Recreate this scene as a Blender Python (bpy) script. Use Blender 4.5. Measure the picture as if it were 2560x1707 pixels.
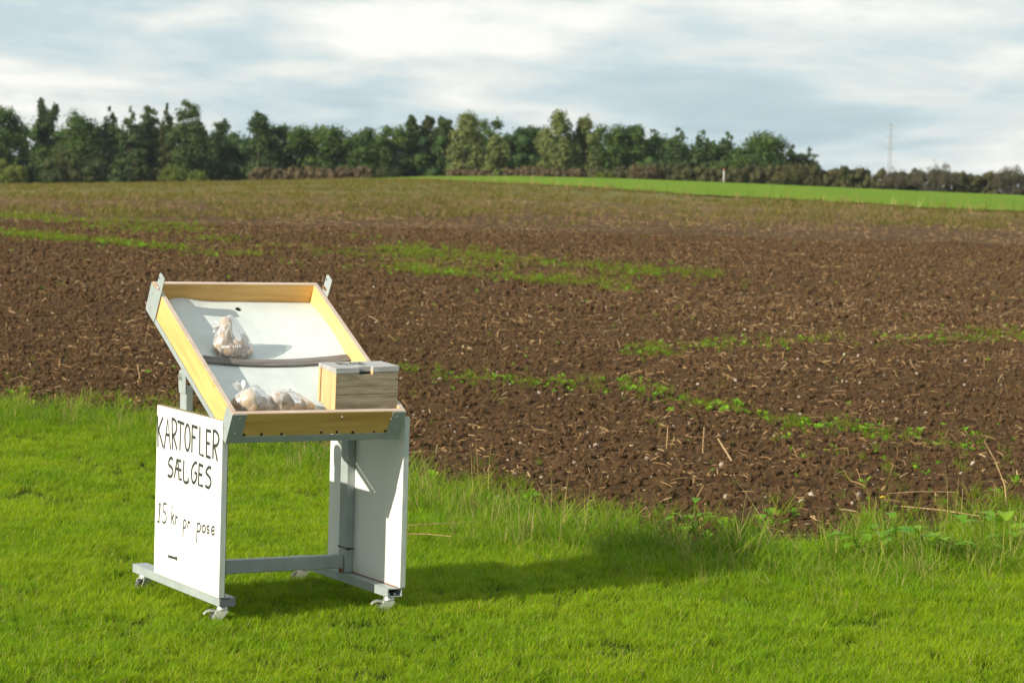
import bpy, bmesh, math, random
import numpy as np
from mathutils import Vector, Matrix, Quaternion, noise as mnoise
from mathutils.bvhtree import BVHTree

random.seed(7)
RNG = np.random.default_rng(11)
scene = bpy.context.scene
C = scene.collection
for o in list(bpy.data.objects):
    bpy.data.objects.remove(o)

# ------------------------------------------------------------------ camera
CAMZ = 1.63
cam_d = bpy.data.cameras.new("camera")
cam = bpy.data.objects.new("camera", cam_d)
C.objects.link(cam)
cam.location = (0, 0, CAMZ)
cam.rotation_euler = (Matrix.Rotation(math.pi / 2 - 0.0615, 3, 'X') @ Matrix.Rotation(0.0302, 3, 'Z')).to_euler()
cam_d.sensor_width = 36.0
cam_d.lens = 91.43
cam_d.clip_start = 0.1
cam_d.clip_end = 6000
cam_d.dof.use_dof = True
cam_d.dof.focus_distance = 10.0
cam_d.dof.aperture_fstop = 8.5
scene.camera = cam

# ------------------------------------------------------------------ sky
SUN_TRAVEL = Vector((0.708, 0.585, -0.397)).normalized()
SUN_ELEV = math.radians(23.4)
SUN_ROT = math.atan2(-SUN_TRAVEL.x, -SUN_TRAVEL.y)
world = bpy.data.worlds.new("World")
scene.world = world
world.use_nodes = True
wt = world.node_tree
wt.nodes.clear()


def nd(tree, kind, ins=None, **kw):
    n = tree.nodes.new(kind)
    for k, v in kw.items():
        setattr(n, k, v)
    for k, v in (ins or {}).items():
        if isinstance(v, bpy.types.NodeSocket):
            tree.links.new(v, n.inputs[k])
        else:
            n.inputs[k].default_value = v
    return n


def mth(tree, op, a, b=0.0, clamp=False):
    return nd(tree, 'ShaderNodeMath', {0: a, 1: b}, operation=op, use_clamp=clamp).outputs[0]


def ramp(tree, fac, stops, interp='LINEAR'):
    n = nd(tree, 'ShaderNodeValToRGB', {0: fac})
    n.color_ramp.interpolation = interp
    e = n.color_ramp.elements
    while len(e) < len(stops):
        e.new(0.5)
    for i, (p, c) in enumerate(stops):
        e[i].position = p
        e[i].color = (*c, 1) if len(c) == 3 else c
    return n.outputs[0]


def mixc(tree, fac, a, b, blend='MIX'):
    n = nd(tree, 'ShaderNodeMix', data_type='RGBA', blend_type=blend)
    for s, v in ((0, fac), (6, a), (7, b)):
        if isinstance(v, bpy.types.NodeSocket):
            tree.links.new(v, n.inputs[s])
        elif isinstance(v, tuple) and len(v) == 3:
            n.inputs[s].default_value = (*v, 1)
        else:
            n.inputs[s].default_value = v
    return n.outputs[2]


def noise(tree, vec, scale, detail=4, rough=0.55, dist=0.0, out=0):
    ins = {'Scale': scale, 'Detail': detail, 'Roughness': rough, 'Distortion': dist}
    if vec is not None:
        ins['Vector'] = vec
    return nd(tree, 'ShaderNodeTexNoise', ins).outputs[out]


tc = nd(wt, 'ShaderNodeTexCoord')
sep = nd(wt, 'ShaderNodeSeparateXYZ', {0: tc.outputs['Generated']})
zc = mth(wt, 'ADD', mth(wt, 'MAXIMUM', sep.outputs[2], 0.0), 0.16)
px = mth(wt, 'DIVIDE', sep.outputs[0], zc)
py = mth(wt, 'DIVIDE', sep.outputs[1], zc)
cvec = nd(wt, 'ShaderNodeCombineXYZ', {0: px, 1: py, 2: 0.0}).outputs[0]
sky = nd(wt, 'ShaderNodeTexSky', sky_type='NISHITA', sun_disc=False)
sky.sun_elevation = SUN_ELEV
sky.sun_rotation = SUN_ROT
sky.altitude = 20
sky.air_density = 1.0
sky.dust_density = 1.5
CLOUD_OFF = nd(wt, 'ShaderNodeMapping', {0: cvec, 1: (-5.2, 4.9, 0.0), 3: (1.7, 1.25, 1.0)}).outputs[0]
n_big = noise(wt, CLOUD_OFF, 0.8, 6, 0.54, 0.3)
n_fine = noise(wt, CLOUD_OFF, 2.2, 6, 0.55, 0.3)
cf = mth(wt, 'ADD', mth(wt, 'MULTIPLY', n_big, 0.68), mth(wt, 'MULTIPLY', n_fine, 0.32))
cloud_col = ramp(wt, cf, [(0.36, (2.8, 3.75, 4.35)), (0.44, (3.55, 4.3, 4.6)), (0.52, (4.75, 5.1, 5.0)), (0.60, (6.3, 6.2, 5.85))])
cover = mth(wt, 'MULTIPLY', ramp(wt, cf, [(0.30, (0.72,) * 3), (0.45, (0.95,) * 3)]), 1.0)
skymix = mixc(wt, cover, sky.outputs[0], cloud_col)
bg = nd(wt, 'ShaderNodeBackground', {'Color': skymix, 'Strength': 0.1})
wo = nd(wt, 'ShaderNodeOutputWorld', {'Surface': bg.outputs[0]})

# ------------------------------------------------------------------ sun
sl = bpy.data.lights.new("sun", 'SUN')
sl.energy = 4.2
sl.angle = math.radians(0.55)
sl.color = (1.0, 0.90, 0.74)
sun = bpy.data.objects.new("sun", sl)
C.objects.link(sun)
sun.rotation_euler = SUN_TRAVEL.to_track_quat('-Z', 'Y').to_euler()
sun.location = (-20, -16, 12)

# ------------------------------------------------------------------ exposure
scene.render.engine = 'CYCLES'
scene.view_settings.view_transform = 'Standard'
scene.view_settings.look = 'None'
scene.view_settings.exposure = 0.75
scene.view_settings.gamma = 1.0
scene.view_settings.use_curve_mapping = False
scene.cycles.use_denoising = True
scene.cycles.max_bounces = 8
scene.cycles.transparent_max_bounces = 24
scene.cycles.caustics_reflective = False
scene.cycles.caustics_refractive = False


# ================================================================== helpers
def material(name, fn):
    m = bpy.data.materials.new(name)
    m.use_nodes = True
    t = m.node_tree
    t.nodes.clear()
    out = nd(t, 'ShaderNodeOutputMaterial')
    sh = fn(t)
    t.links.new(sh, out.inputs['Surface'])
    return m


def principled(t, col, rough=0.6, metal=0.0, spec=0.5, normal=None, **ex):
    n = nd(t, 'ShaderNodeBsdfPrincipled')
    for k, v in {'Base Color': col, 'Roughness': rough, 'Metallic': metal, 'Specular IOR Level': spec, 'Normal': normal, **ex}.items():
        if v is None:
            continue
        if isinstance(v, bpy.types.NodeSocket):
            t.links.new(v, n.inputs[k])
        elif isinstance(v, tuple) and len(v) == 3 and k != 'Normal':
            n.inputs[k].default_value = (*v, 1)
        else:
            n.inputs[k].default_value = v
    return n.outputs[0]


def bump(t, h, strength=0.3, dist=0.01):
    return nd(t, 'ShaderNodeBump', {'Height': h, 'Strength': strength, 'Distance': dist}).outputs[0]


def objco(t, out='Object'):
    return nd(t, 'ShaderNodeTexCoord').outputs[out]


def mapping(t, vec, scale=(1, 1, 1), rot=(0, 0, 0), loc=(0, 0, 0)):
    return nd(t, 'ShaderNodeMapping', {0: vec, 1: loc, 2: rot, 3: scale}).outputs[0]


class MB:
    """collects faces; build() links them as one mesh object"""

    def __init__(self):
        self.v, self.f, self.m = [], [], []

    def add(self, vs, fs, mi=0):
        b = len(self.v)
        self.v += [tuple(map(float, p)) for p in vs]
        self.f += [tuple(i + b for i in f) for f in fs]
        self.m += [mi] * len(fs)
        return self

    def box(self, x0, x1, y0, y1, z0, z1, fr=None, mi=0):
        P = [(x, y, z) for z in (z0, z1) for y in (y0, y1) for x in (x0, x1)]
        if fr:
            P = [fr(*p) for p in P]
        return self.add(P, [(0, 2, 3, 1), (4, 5, 7, 6), (0, 1, 5, 4), (2, 6, 7, 3), (0, 4, 6, 2), (1, 3, 7, 5)], mi)

    def hexa(self, P, mi=0):
        """8 corners: bottom loop 0-3 (counter-clockwise from above), top loop 4-7"""
        return self.add(P, [(3, 2, 1, 0), (4, 5, 6, 7), (0, 1, 5, 4), (1, 2, 6, 5), (2, 3, 7, 6), (3, 0, 4, 7)], mi)

    def prism(self, loop_a, loop_b, mi=0):
        n = len(loop_a)
        fs = [tuple(range(n))[::-1], tuple(range(n, 2 * n))]
        fs += [(i, (i + 1) % n, n + (i + 1) % n, n + i) for i in range(n)]
        return self.add(list(loop_a) + list(loop_b), fs, mi)

    def cyl(self, c0, c1, r0, r1=None, n=16, caps=True, mi=0):
        r1 = r0 if r1 is None else r1
        c0, c1 = Vector(c0), Vector(c1)
        d = (c1 - c0).normalized()
        a = d.orthogonal().normalized()
        b = d.cross(a)
        A = [c0 + (a * math.cos(2 * math.pi * i / n) + b * math.sin(2 * math.pi * i / n)) * r0 for i in range(n)]
        B = [c1 + (a * math.cos(2 * math.pi * i / n) + b * math.sin(2 * math.pi * i / n)) * r1 for i in range(n)]
        fs = [(i, (i + 1) % n, n + (i + 1) % n, n + i) for i in range(n)]
        if caps:
            fs += [tuple(range(n))[::-1], tuple(range(n, 2 * n))]
        return self.add(A + B, fs, mi)

    def tube(self, pts, r, n=6, mi=0):
        for i in range(len(pts) - 1):
            ra = r[i] if isinstance(r, (list, tuple)) else r
            rb = r[i + 1] if isinstance(r, (list, tuple)) else r
            self.cyl(pts[i], pts[i + 1], ra, rb, n, mi=mi)
        return self

    def build(self, name, mat, parent=None, bevel=0.0, smooth=False, seg=2):
        me = bpy.data.meshes.new(name)
        me.from_pydata(self.v, [], self.f)
        mats = mat if isinstance(mat, (list, tuple)) else [mat]
        for m in mats:
            me.materials.append(m)
        if len(mats) > 1:
            me.polygons.foreach_set('material_index', self.m)
        o = bpy.data.objects.new(name, me)
        C.objects.link(o)
        if parent:
            o.parent = parent
        bm = bmesh.new()
        bm.from_mesh(me)
        bmesh.ops.recalc_face_normals(bm, faces=bm.faces)
        bm.to_mesh(me)
        bm.free()
        if smooth:
            me.polygons.foreach_set('use_smooth', [True] * len(me.polygons))
        if bevel:
            md = o.modifiers.new('bevel', 'BEVEL')
            md.width = bevel
            md.segments = seg
            md.limit_method = 'ANGLE'
            md.harden_normals = False
        return o


def empty(name, loc, rz=0.0):
    o = bpy.data.objects.new(name, None)
    o.empty_display_size = 0.1
    C.objects.link(o)
    o.location = loc
    o.rotation_euler = (0, 0, rz)
    return o


def tag(o, label=None, cat=None, group=None, kind=None):
    for k, v in (('label', label), ('category', cat), ('group', group), ('kind', kind)):
        if v:
            o[k] = v
    return o


def np_mesh(name, verts, faces, mat, smooth=True, parent=None, attrs=None):
    """faces: (n,3) or (n,4) int array"""
    me = bpy.data.meshes.new(name)
    V = np.asarray(verts, dtype=np.float32)
    F = np.asarray(faces, dtype=np.int32)
    k = F.shape[1]
    me.vertices.add(len(V))
    me.vertices.foreach_set('co', V.ravel())
    me.loops.add(F.size)
    me.loops.foreach_set('vertex_index', F.ravel())
    me.polygons.add(len(F))
    me.polygons.foreach_set('loop_start', np.arange(0, F.size, k, dtype=np.int32))
    me.polygons.foreach_set('loop_total', np.full(len(F), k, dtype=np.int32))
    if smooth:
        me.polygons.foreach_set('use_smooth', np.ones(len(F), dtype=bool))
    for an, av in (attrs or {}).items():
        av = np.asarray(av, dtype=np.float32)
        at = me.attributes.new(an, 'FLOAT_COLOR' if av.ndim == 2 else 'FLOAT', 'POINT')
        at.data.foreach_set('color' if av.ndim == 2 else 'value', av.ravel())
    me.update(calc_edges=True)
    if mat:
        me.materials.append(mat)
    o = bpy.data.objects.new(name, me)
    C.objects.link(o)
    if parent:
        o.parent = parent
    return o


# ---- numpy value noise
def _hash(ix, iy, seed):
    h = (ix.astype(np.int64) * 374761393 + iy.astype(np.int64) * 668265263 + seed * 974711) & 0xffffffff
    h = ((h ^ (h >> 13)) * 1274126177) & 0xffffffff
    return ((h ^ (h >> 16)) & 0xffffff) / float(0xffffff)


def vnoise(x, y, seed=0):
    ix, iy = np.floor(x), np.floor(y)
    fx, fy = x - ix, y - iy
    fx = fx * fx * (3 - 2 * fx)
    fy = fy * fy * (3 - 2 * fy)
    a, b = _hash(ix, iy, seed), _hash(ix + 1, iy, seed)
    c, d = _hash(ix, iy + 1, seed), _hash(ix + 1, iy + 1, seed)
    return (a * (1 - fx) + b * fx) * (1 - fy) + (c * (1 - fx) + d * fx) * fy


def fbm(x, y, seed=0, oct=4, gain=0.5):
    s, a, tot = 0, 1.0, 0
    for i in range(oct):
        s = s + a * vnoise(x * 2 ** i + i * 17.3, y * 2 ** i - i * 9.1, seed + i)
        tot += a
        a *= gain
    return s / tot


# ================================================================== terrain
XB = [-400, -120, -55, -41, -27.6, -13.8, -7.8, 0, 9.5, 22.4, 33, 44, 55, 120, 400]
HB = [-.6, -.6, -.55, 0, .68, 1.41, 1.83, 2.1, 2.17, 2.05, 1.89, 1.76, 1.63, 1.2, .6]


def H(x, y):
    x = np.asarray(x, float)
    y = np.asarray(y, float)
    s = (y - 18) / 262
    S = np.where(s < 0, 0, np.where(s < 1, s * (2 - s), 1 - .6 * (1 - np.exp(-np.clip(s - 1, 0, 9) ** 2 * 6))))
    return np.interp(x, XB, HB) * S


LV = np.array([(-30, 17.5), (-3.33, 15.71), (-3.1, 15.78), (-2.62, 15.8), (-2.07, 15.02), (-1.45, 13.96), (-0.91, 13.19), (-0.48, 11.72), (-0.2, 11.22), (0.06, 10.81), (0.39, 10.55), (0.7, 10.3), (1.14, 9.95), (1.59, 9.9), (2.03, 10.05), (2.26, 10.1), (30, 16)])
VS = np.array([(-30, 19.5), (-3.72, 17.53), (-3.44, 17.49), (-2.88, 17.36), (-2.36, 17.09), (-1.63, 15.73), (-1.05, 15.1), (-0.6, 14.28), (-0.14, 13.14), (0.16, 12.51), (0.44, 12.28), (0.79, 11.75), (1.38, 12.1), (1.79, 12.36), (2.65, 13.24), (2.95, 13.3), (30, 19)])
lawn_edge = lambda x: np.interp(x, LV[:, 0], LV[:, 1])
soil_edge = lambda x: np.interp(x, VS[:, 0], VS[:, 1])


def soil_relief(x, y):
    a = fbm(x / .55, y / .55, 3, 2)
    b = fbm(x / .17 + 5, y / .17, 11, 2)
    c = np.abs(fbm(x / .075, y / .075 + 9, 23, 2) - .5) * 2
    d = vnoise(x / .03, y / .03, 41)
    e = vnoise(x / .045 + 3.3, y / .045, 43)
    h = (a - .5) * .065 + (b - .5) * .045 + (.5 - c) * .016 + (d - .5) * .018 + (e - .5) * .02
    return h


def lawn_relief(x, y):
    return (fbm(x / .9, y / .9, 77, 3) - .5) * .03 + .012


# ================================================================== materials
def straw_speckle(t, co):
    m1 = mapping(t, co, (9, 26, 9), (0, 0, 0.5))
    m2 = mapping(t, co, (24, 8, 9), (0, 0, -0.4))
    a = ramp(t, noise(t, m1, 1.0, 3, 0.7), [(0.58, (0, 0, 0)), (0.66, (1, 1, 1))])
    b = ramp(t, noise(t, m2, 1.0, 3, 0.7), [(0.60, (0, 0, 0)), (0.68, (1, 1, 1))])
    return mth(t, 'MAXIMUM', a, b)


def m_soil(t):
    co = objco(t)
    n1 = noise(t, co, 6.0, 6, 0.65)
    n2 = noise(t, co, 40.0, 4, 0.6)
    base = ramp(t, n1, [(0.3, (0.036, 0.019, 0.008)), (0.55, (0.077, 0.043, 0.017)), (0.75, (0.135, 0.082, 0.036))])
    base = mixc(t, ramp(t, n2, [(0.62, (0, 0, 0)), (0.75, (0.5, 0.5, 0.5))]), base, (0.16, 0.105, 0.06))
    # stubble, chaff and young weeds thicken with distance from the lawn
    s = nd(t, 'ShaderNodeSeparateXYZ', {0: co})
    far = nd(t, 'ShaderNodeMapRange', {0: s.outputs[1], 1: 26.0, 2: 70.0, 3: 0.0, 4: 1.0}).outputs[0]
    sp = straw_speckle(t, co)
    big = noise(t, mapping(t, co, (0.05, 0.16, 1), (0, 0, -0.1)), 1.0, 3, 0.5)
    dens = mth(t, 'MULTIPLY', far, ramp(t, big, [(0.35, (0.35,) * 3), (0.65, (0.8,) * 3)]))
    col = mixc(t, mth(t, 'MULTIPLY', sp, dens), base, (0.30, 0.195, 0.085))
    far2 = nd(t, 'ShaderNodeMapRange', {0: s.outputs[1], 1: 72.0, 2: 100.0, 3: 0.0, 4: 1.0}).outputs[0]
    g1 = noise(t, mapping(t, co, (0.06, 0.3, 1), (0, 0, -0.12)), 1.0, 4, 0.6)
    g2 = noise(t, co, 2.5, 4, 0.7)
    gf = mth(t, 'MULTIPLY', far2, ramp(t, mth(t, 'ADD', mth(t, 'MULTIPLY', g1, 0.6), mth(t, 'MULTIPLY', g2, 0.4)), [(0.38, (0.3,) * 3), (0.60, (0.85,) * 3)]))
    col = mixc(t, gf, col, (0.160, 0.155, 0.045))
    nb = noise(t, co, 70.0, 7, 0.78)
    return principled(t, col, 0.95, 0, 0.15, bump(t, nb, 0.9, 0.014))


M = {}
M['soil'] = material('soil', m_soil)
M['far_ground'] = material('far_ground', lambda t: principled(t, ramp(t, noise(t, objco(t), 0.02, 4), [(0.4, (0.05, 0.08, 0.02)), (0.6, (0.08, 0.07, 0.035))]), 0.95, 0, 0.1))


def m_turf(t):
    co = objco(t)
    n = noise(t, co, 25.0, 5, 0.7)
    return principled(t, ramp(t, n, [(0.35, (0.016, 0.024, 0.006)), (0.6, (0.035, 0.055, 0.010)), (0.8, (0.07, 0.06, 0.025))]), 0.95, 0, 0.1)


M['turf'] = material('turf_soil', m_turf)


def m_crop(t):
    co = objco(t)
    n = noise(t, mapping(t, co, (0.25, 0.9, 1), (0, 0, -0.2)), 1.0, 4, 0.6)
    n2 = noise(t, co, 3.0, 4, 0.7)
    c = ramp(t, mth(t, 'ADD', mth(t, 'MULTIPLY', n, 0.6), mth(t, 'MULTIPLY', n2, 0.4)), [(0.38, (0.080, 0.165, 0.012)), (0.52, (0.125, 0.215, 0.016)), (0.66, (0.21, 0.24, 0.035))])
    return principled(t, c, 0.95, 0, 0.03)


M['crop'] = material('young_crop', m_crop)


def leaf_shader(t, col, trans=0.35, rough=0.55, spec=0.3):
    p = principled(t, col, rough, 0, spec)
    tr = nd(t, 'ShaderNodeBsdfTranslucent')
    t.links.new(mixc(t, 0.5, col, mixc(t, 1.0, col, (1.35, 1.25, 0.5), 'MULTIPLY')), tr.inputs[0])
    return nd(t, 'ShaderNodeMixShader', {0: trans, 1: p, 2: tr.outputs[0]}).outputs[0]


def m_grass(lo, mid, hi, dry=(0.36, 0.30, 0.12), patch=1.6, base=.5):
    def fn(t):
        at = nd(t, 'ShaderNodeAttribute', attribute_name='blade')
        s = nd(t, 'ShaderNodeSeparateColor', {0: at.outputs['Color']})
        geo = nd(t, 'ShaderNodeNewGeometry')
        pn = noise(t, geo.outputs['Position'], patch, 4, 0.6)
        oi = nd(t, 'ShaderNodeObjectInfo')
        f = mth(t, 'ADD', mth(t, 'MULTIPLY', s.outputs[0], 0.42), mth(t, 'ADD', mth(t, 'MULTIPLY', pn, 0.58), mth(t, 'MULTIPLY', oi.outputs['Random'], 0.16)))
        c = ramp(t, f, [(0.30, lo), (0.58, mid), (0.86, hi)])
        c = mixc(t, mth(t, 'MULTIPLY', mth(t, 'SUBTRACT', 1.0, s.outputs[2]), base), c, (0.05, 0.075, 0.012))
        c = mixc(t, s.outputs[1], c, dry)
        return leaf_shader(t, c, 0.42, 0.5, 0.12)
    return fn


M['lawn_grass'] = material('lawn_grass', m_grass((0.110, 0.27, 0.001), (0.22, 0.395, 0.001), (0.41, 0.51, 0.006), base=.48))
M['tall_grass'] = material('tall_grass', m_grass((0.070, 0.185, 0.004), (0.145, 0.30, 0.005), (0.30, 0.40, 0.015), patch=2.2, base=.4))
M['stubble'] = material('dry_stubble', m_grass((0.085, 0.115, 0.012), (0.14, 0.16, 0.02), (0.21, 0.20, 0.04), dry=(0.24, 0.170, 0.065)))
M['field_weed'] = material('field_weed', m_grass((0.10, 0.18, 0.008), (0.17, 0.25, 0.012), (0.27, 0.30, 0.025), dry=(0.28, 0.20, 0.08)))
M['weed_leaf'] = material('weed_leaf', m_grass((0.10, 0.26, 0.02), (0.17, 0.36, 0.022), (0.27, 0.42, 0.03), patch=3.0))
M['straw'] = material('straw', lambda t: principled(t, ramp(t, nd(t, 'ShaderNodeObjectInfo').outputs['Random'], [(0.0, (0.10, 0.056, 0.026)), (0.5, (0.225, 0.138, 0.062)), (0.85, (0.33, 0.21, 0.092)), (1.0, (0.44, 0.34, 0.19))]), 0.7, 0, 0.2))
M['stone'] = material('stone', lambda t: principled(t, mixc(t, nd(t, 'ShaderNodeObjectInfo').outputs['Random'], (0.14, 0.10, 0.07), (0.40, 0.34, 0.27)), 0.85, 0, 0.2, bump(t, noise(t, objco(t), 90, 4), 0.4, 0.004)))
M['clod'] = material('clod', lambda t: principled(t, mixc(t, noise(t, objco(t), 35.0, 5, 0.7), mixc(t, nd(t, 'ShaderNodeObjectInfo').outputs['Random'], (0.030, 0.016, 0.007), (0.068, 0.038, 0.017)), (0.105, 0.062, 0.030)), 0.95, 0, 0.12, bump(t, noise(t, objco(t), 60, 5, 0.7), 0.6, 0.008)))
M['white_petal'] = material('dandelion_petal', lambda t: principled(t, (0.80, 0.60, 0.012), 0.6))


def m_foliage(lo, hi, trans=0.25):
    def fn(t):
        at = nd(t, 'ShaderNodeAttribute', attribute_name='tone')
        oi = nd(t, 'ShaderNodeObjectInfo')
        f = mth(t, 'ADD', mth(t, 'MULTIPLY', at.outputs['Fac'], 0.85), mth(t, 'MULTIPLY', oi.outputs['Random'], 0.15))
        return leaf_shader(t, mixc(t, f, lo, hi), trans, 0.6, 0.2)
    return fn


FOL = {
    'oak': ((0.017, 0.048, 0.013), (0.100, 0.160, 0.028)),
    'pine': ((0.018, 0.046, 0.016), (0.088, 0.135, 0.036)),
    'pale': ((0.080, 0.105, 0.030), (0.20, 0.225, 0.070)),
    'yellow': ((0.070, 0.100, 0.014), (0.160, 0.190, 0.030)),
    'olive': ((0.026, 0.040, 0.010), (0.075, 0.085, 0.024)),
    'brown': ((0.060, 0.046, 0.022), (0.150, 0.110, 0.055)),
    'hedge': ((0.036, 0.040, 0.014), (0.105, 0.095, 0.034)),
    'bare': ((0.060, 0.056, 0.034), (0.13, 0.115, 0.075)),
}
for k, (lo, hi) in FOL.items():
    M['fol_' + k] = material('foliage_' + k, m_foliage(lo, hi))
M['bark'] = material('bark', lambda t: principled(t, (0.06, 0.045, 0.032), 0.9))
M['twig'] = material('twig', lambda t: principled(t, (0.085, 0.072, 0.058), 0.9))


def scatter(name, pts, rot, scl, idx, sources, label=None, cat=None):
    """many small alike bits nobody could count: geometry-node instances on points"""
    me = bpy.data.meshes.new(name)
    P = np.asarray(pts, np.float32)
    me.vertices.add(len(P))
    me.vertices.foreach_set('co', P.ravel())
    a = me.attributes.new('rot', 'FLOAT_VECTOR', 'POINT')
    a.data.foreach_set('vector', np.asarray(rot, np.float32).ravel())
    a = me.attributes.new('scl', 'FLOAT', 'POINT')
    a.data.foreach_set('value', np.asarray(scl, np.float32))
    a = me.attributes.new('idx', 'INT', 'POINT')
    a.data.foreach_set('value', np.asarray(idx, np.int32))
    o = bpy.data.objects.new(name, me)
    C.objects.link(o)
    col = bpy.data.collections.new(name + '_pieces')
    for s in sources:
        for c in list(s.users_collection):
            c.objects.unlink(s)
        col.objects.link(s)
    ng = bpy.data.node_groups.new(name, 'GeometryNodeTree')
    ng.interface.new_socket('Geometry', in_out='INPUT', socket_type='NodeSocketGeometry')
    ng.interface.new_socket('Geometry', in_out='OUTPUT', socket_type='NodeSocketGeometry')
    gi = ng.nodes.new('NodeGroupInput')
    go = ng.nodes.new('NodeGroupOutput')
    ci = ng.nodes.new('GeometryNodeCollectionInfo')
    ci.inputs['Collection'].default_value = col
    ci.inputs['Separate Children'].default_value = True
    ci.inputs['Reset Children'].default_value = True
    ip = ng.nodes.new('GeometryNodeInstanceOnPoints')
    ip.inputs['Pick Instance'].default_value = True

    def na(nm, ty):
        n = ng.nodes.new('GeometryNodeInputNamedAttribute')
        n.data_type = ty
        n.inputs['Name'].default_value = nm
        return n.outputs['Attribute']
    L = ng.links.new
    L(gi.outputs[0], ip.inputs['Points'])
    L(ci.outputs[0], ip.inputs['Instance'])
    L(na('idx', 'INT'), ip.inputs['Instance Index'])
    L(na('rot', 'FLOAT_VECTOR'), ip.inputs['Rotation'])
    L(na('scl', 'FLOAT'), ip.inputs['Scale'])
    L(ip.outputs[0], go.inputs[0])
    md = o.modifiers.new('scatter', 'NODES')
    md.node_group = ng
    tag(o, label, cat, None, 'stuff')
    return o


# ================================================================== ground
def strip(x0, x1, y0, y1, step, z):
    nx = max(2, int(round((x1 - x0) / step)) + 1)
    ny = max(2, int(round((y1 - y0) / step)) + 1)
    X, Y = np.meshgrid(np.linspace(x0, x1, nx), np.linspace(y0, y1, ny))
    V = np.stack([X, Y, z(X, Y)], -1).reshape(-1, 3)
    i = np.arange(nx * ny).reshape(ny, nx)
    F = np.stack([i[:-1, :-1], i[:-1, 1:], i[1:, 1:], i[1:, :-1]], -1).reshape(-1, 4)
    return V, F


def join(parts):
    Vs, Fs, b = [], [], 0
    for V, F in parts:
        Vs.append(V)
        Fs.append(F + b)
        b += len(V)
    return np.concatenate(Vs), np.concatenate(Fs)


soil_z = lambda x, y: H(x, y) + soil_relief(x, y) - .015
parts = []
for (y0, y1, step, m) in ((11.2, 17.0, .018, 1.7), (17.0, 28.0, .034, 1.9), (28.0, 56.0, .055, 2.5), (56.0, 130.0, .22, 6.0)):
    w = .2 * y1 + m
    V, F = strip(-w, w, y0, y1, step, soil_z)
    if y0 < 12:     # keep only what lies beyond the lawn and its verge
        keep = V[F].mean(1)
        ok = keep[:, 1] > np.interp(keep[:, 0], VS[:, 0], VS[:, 1]) - .35
        F = F[ok]
    parts.append((V, F))
coarse = lambda x, y: H(x, y) - .03 - .0008 * np.clip(y, 0, 130)
parts.append(strip(-150, 150, 129.9, 330, 2.2, lambda x, y: H(x, y) - .01 + (fbm(x / 3, y / 3, 5, 3) - .5) * .08))
for sx in (-1, 1):
    for (y0, y1, m) in ((13.0, 28.0, 1.5), (28.0, 56.0, 2.5), (56.0, 130.0, 6.0)):
        w = .2 * y1 + m
        a, b = (w - .1, 150) if sx > 0 else (-150, -w + .1)
        yy0 = max(y0, 17.5) if y0 < 20 else y0
        parts.append(strip(a, b, yy0, y1, 1.6, lambda x, y: H(x, y) + (fbm(x / .8, y / .8, 9, 2) - .5) * .08))
fieldV, fieldF = join(parts)
field = tag(np_mesh('field', fieldV, fieldF, M['soil'], smooth=True), 'ploughed brown potato field with straw and stones', 'field', None, 'structure')

xs = np.linspace(-9, 9, 181)
X = np.repeat(xs[None], 280, 0)
Ty = np.linspace(0, 1, 280)[:, None]
Y = -6 + (soil_edge(xs)[None] + .12 + 6) * Ty
drop = np.clip((Y - soil_edge(X)) / .2, 0, 1)
lawnV = np.stack([X, Y, lawn_relief(X, Y) - .016 - .03 * drop], -1).reshape(-1, 3)
ii = np.arange(lawnV.shape[0]).reshape(280, 181)
lawnF = np.stack([ii[:-1, :-1], ii[:-1, 1:], ii[1:, 1:], ii[1:, :-1]], -1).reshape(-1, 4)
lawn = tag(np_mesh('lawn', lawnV, lawnF, M['turf']), 'mown green lawn in front of the field', 'lawn', None, 'structure')

V, F = strip(-2600, 2600, -400, 3600, 40, lambda x, y: np.full_like(x, -2.2) + np.where(y < 12, 1.9, 0) - .0)
ground = tag(np_mesh('ground', V, F, M['far_ground']), 'wide open farmland reaching to the horizon', 'ground', None, 'structure')

GR = np.array([(-18, 300), (-13.5, 215), (-11.02, 175.4), (-7.63, 170.2), (-0.25, 136.38), (4.02, 125.71), (6.94, 110.59), (11.92, 102.55), (15.1, 97.4), (18.32, 93.95), (19.96, 92.17), (60, 62)])
cx = np.concatenate([np.linspace(-18, 24, 169), np.linspace(26, 110, 60)])
ge = np.interp(cx, GR[:, 0], GR[:, 1]) + (fbm(cx / 1.3, cx * 0 + 3.3, 4, 3) - .5) * 5
Tt = np.linspace(0, 1, 120)[:, None] ** 1.4
Yc = ge[None] + (285 - ge[None]) * Tt
Xc = np.repeat(cx[None], 120, 0)
cropV = np.stack([Xc, Yc, H(Xc, Yc) + .055 + (fbm(Xc / .7, Yc / .9, 8, 3) - .5) * .05], -1).reshape(-1, 3)
nn = len(cx)
ii = np.arange(nn * 120).reshape(120, nn)
cropF = np.stack([ii[:-1, :-1], ii[:-1, 1:], ii[1:, 1:], ii[1:, :-1]], -1).reshape(-1, 4)
tag(np_mesh('crop_field', cropV, cropF, M['crop']), 'bright green strip of young crop on the rise', 'field', None, 'structure')


# ================================================================== produce stand
STRIPE = None
A_ST, X0, Y0, ZB = 0.5090, -1.0244, 9.2483, 0.1067
L_, W_, HP, PT = 0.6349, 0.7478, 0.6385, 0.0216
FW, FH, FL, FY, FX = 0.0598, 0.0319, 0.8727, 0.006, 0.0076
TX, TY, TZ, TILT, TL, TW, LIP = 0.0068, -0.0767, 0.6692, 0.49154, 0.9142, 0.6853, 0.122
ca, sa = math.cos(TILT), math.sin(TILT)


def T(s, q, r):
    """tray coordinates (along the width, up the slope, out of the tray) to stand coordinates"""
    return (TX + s, TY + q * ca - r * sa, ZB + TZ + q * sa + r * ca)


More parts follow.
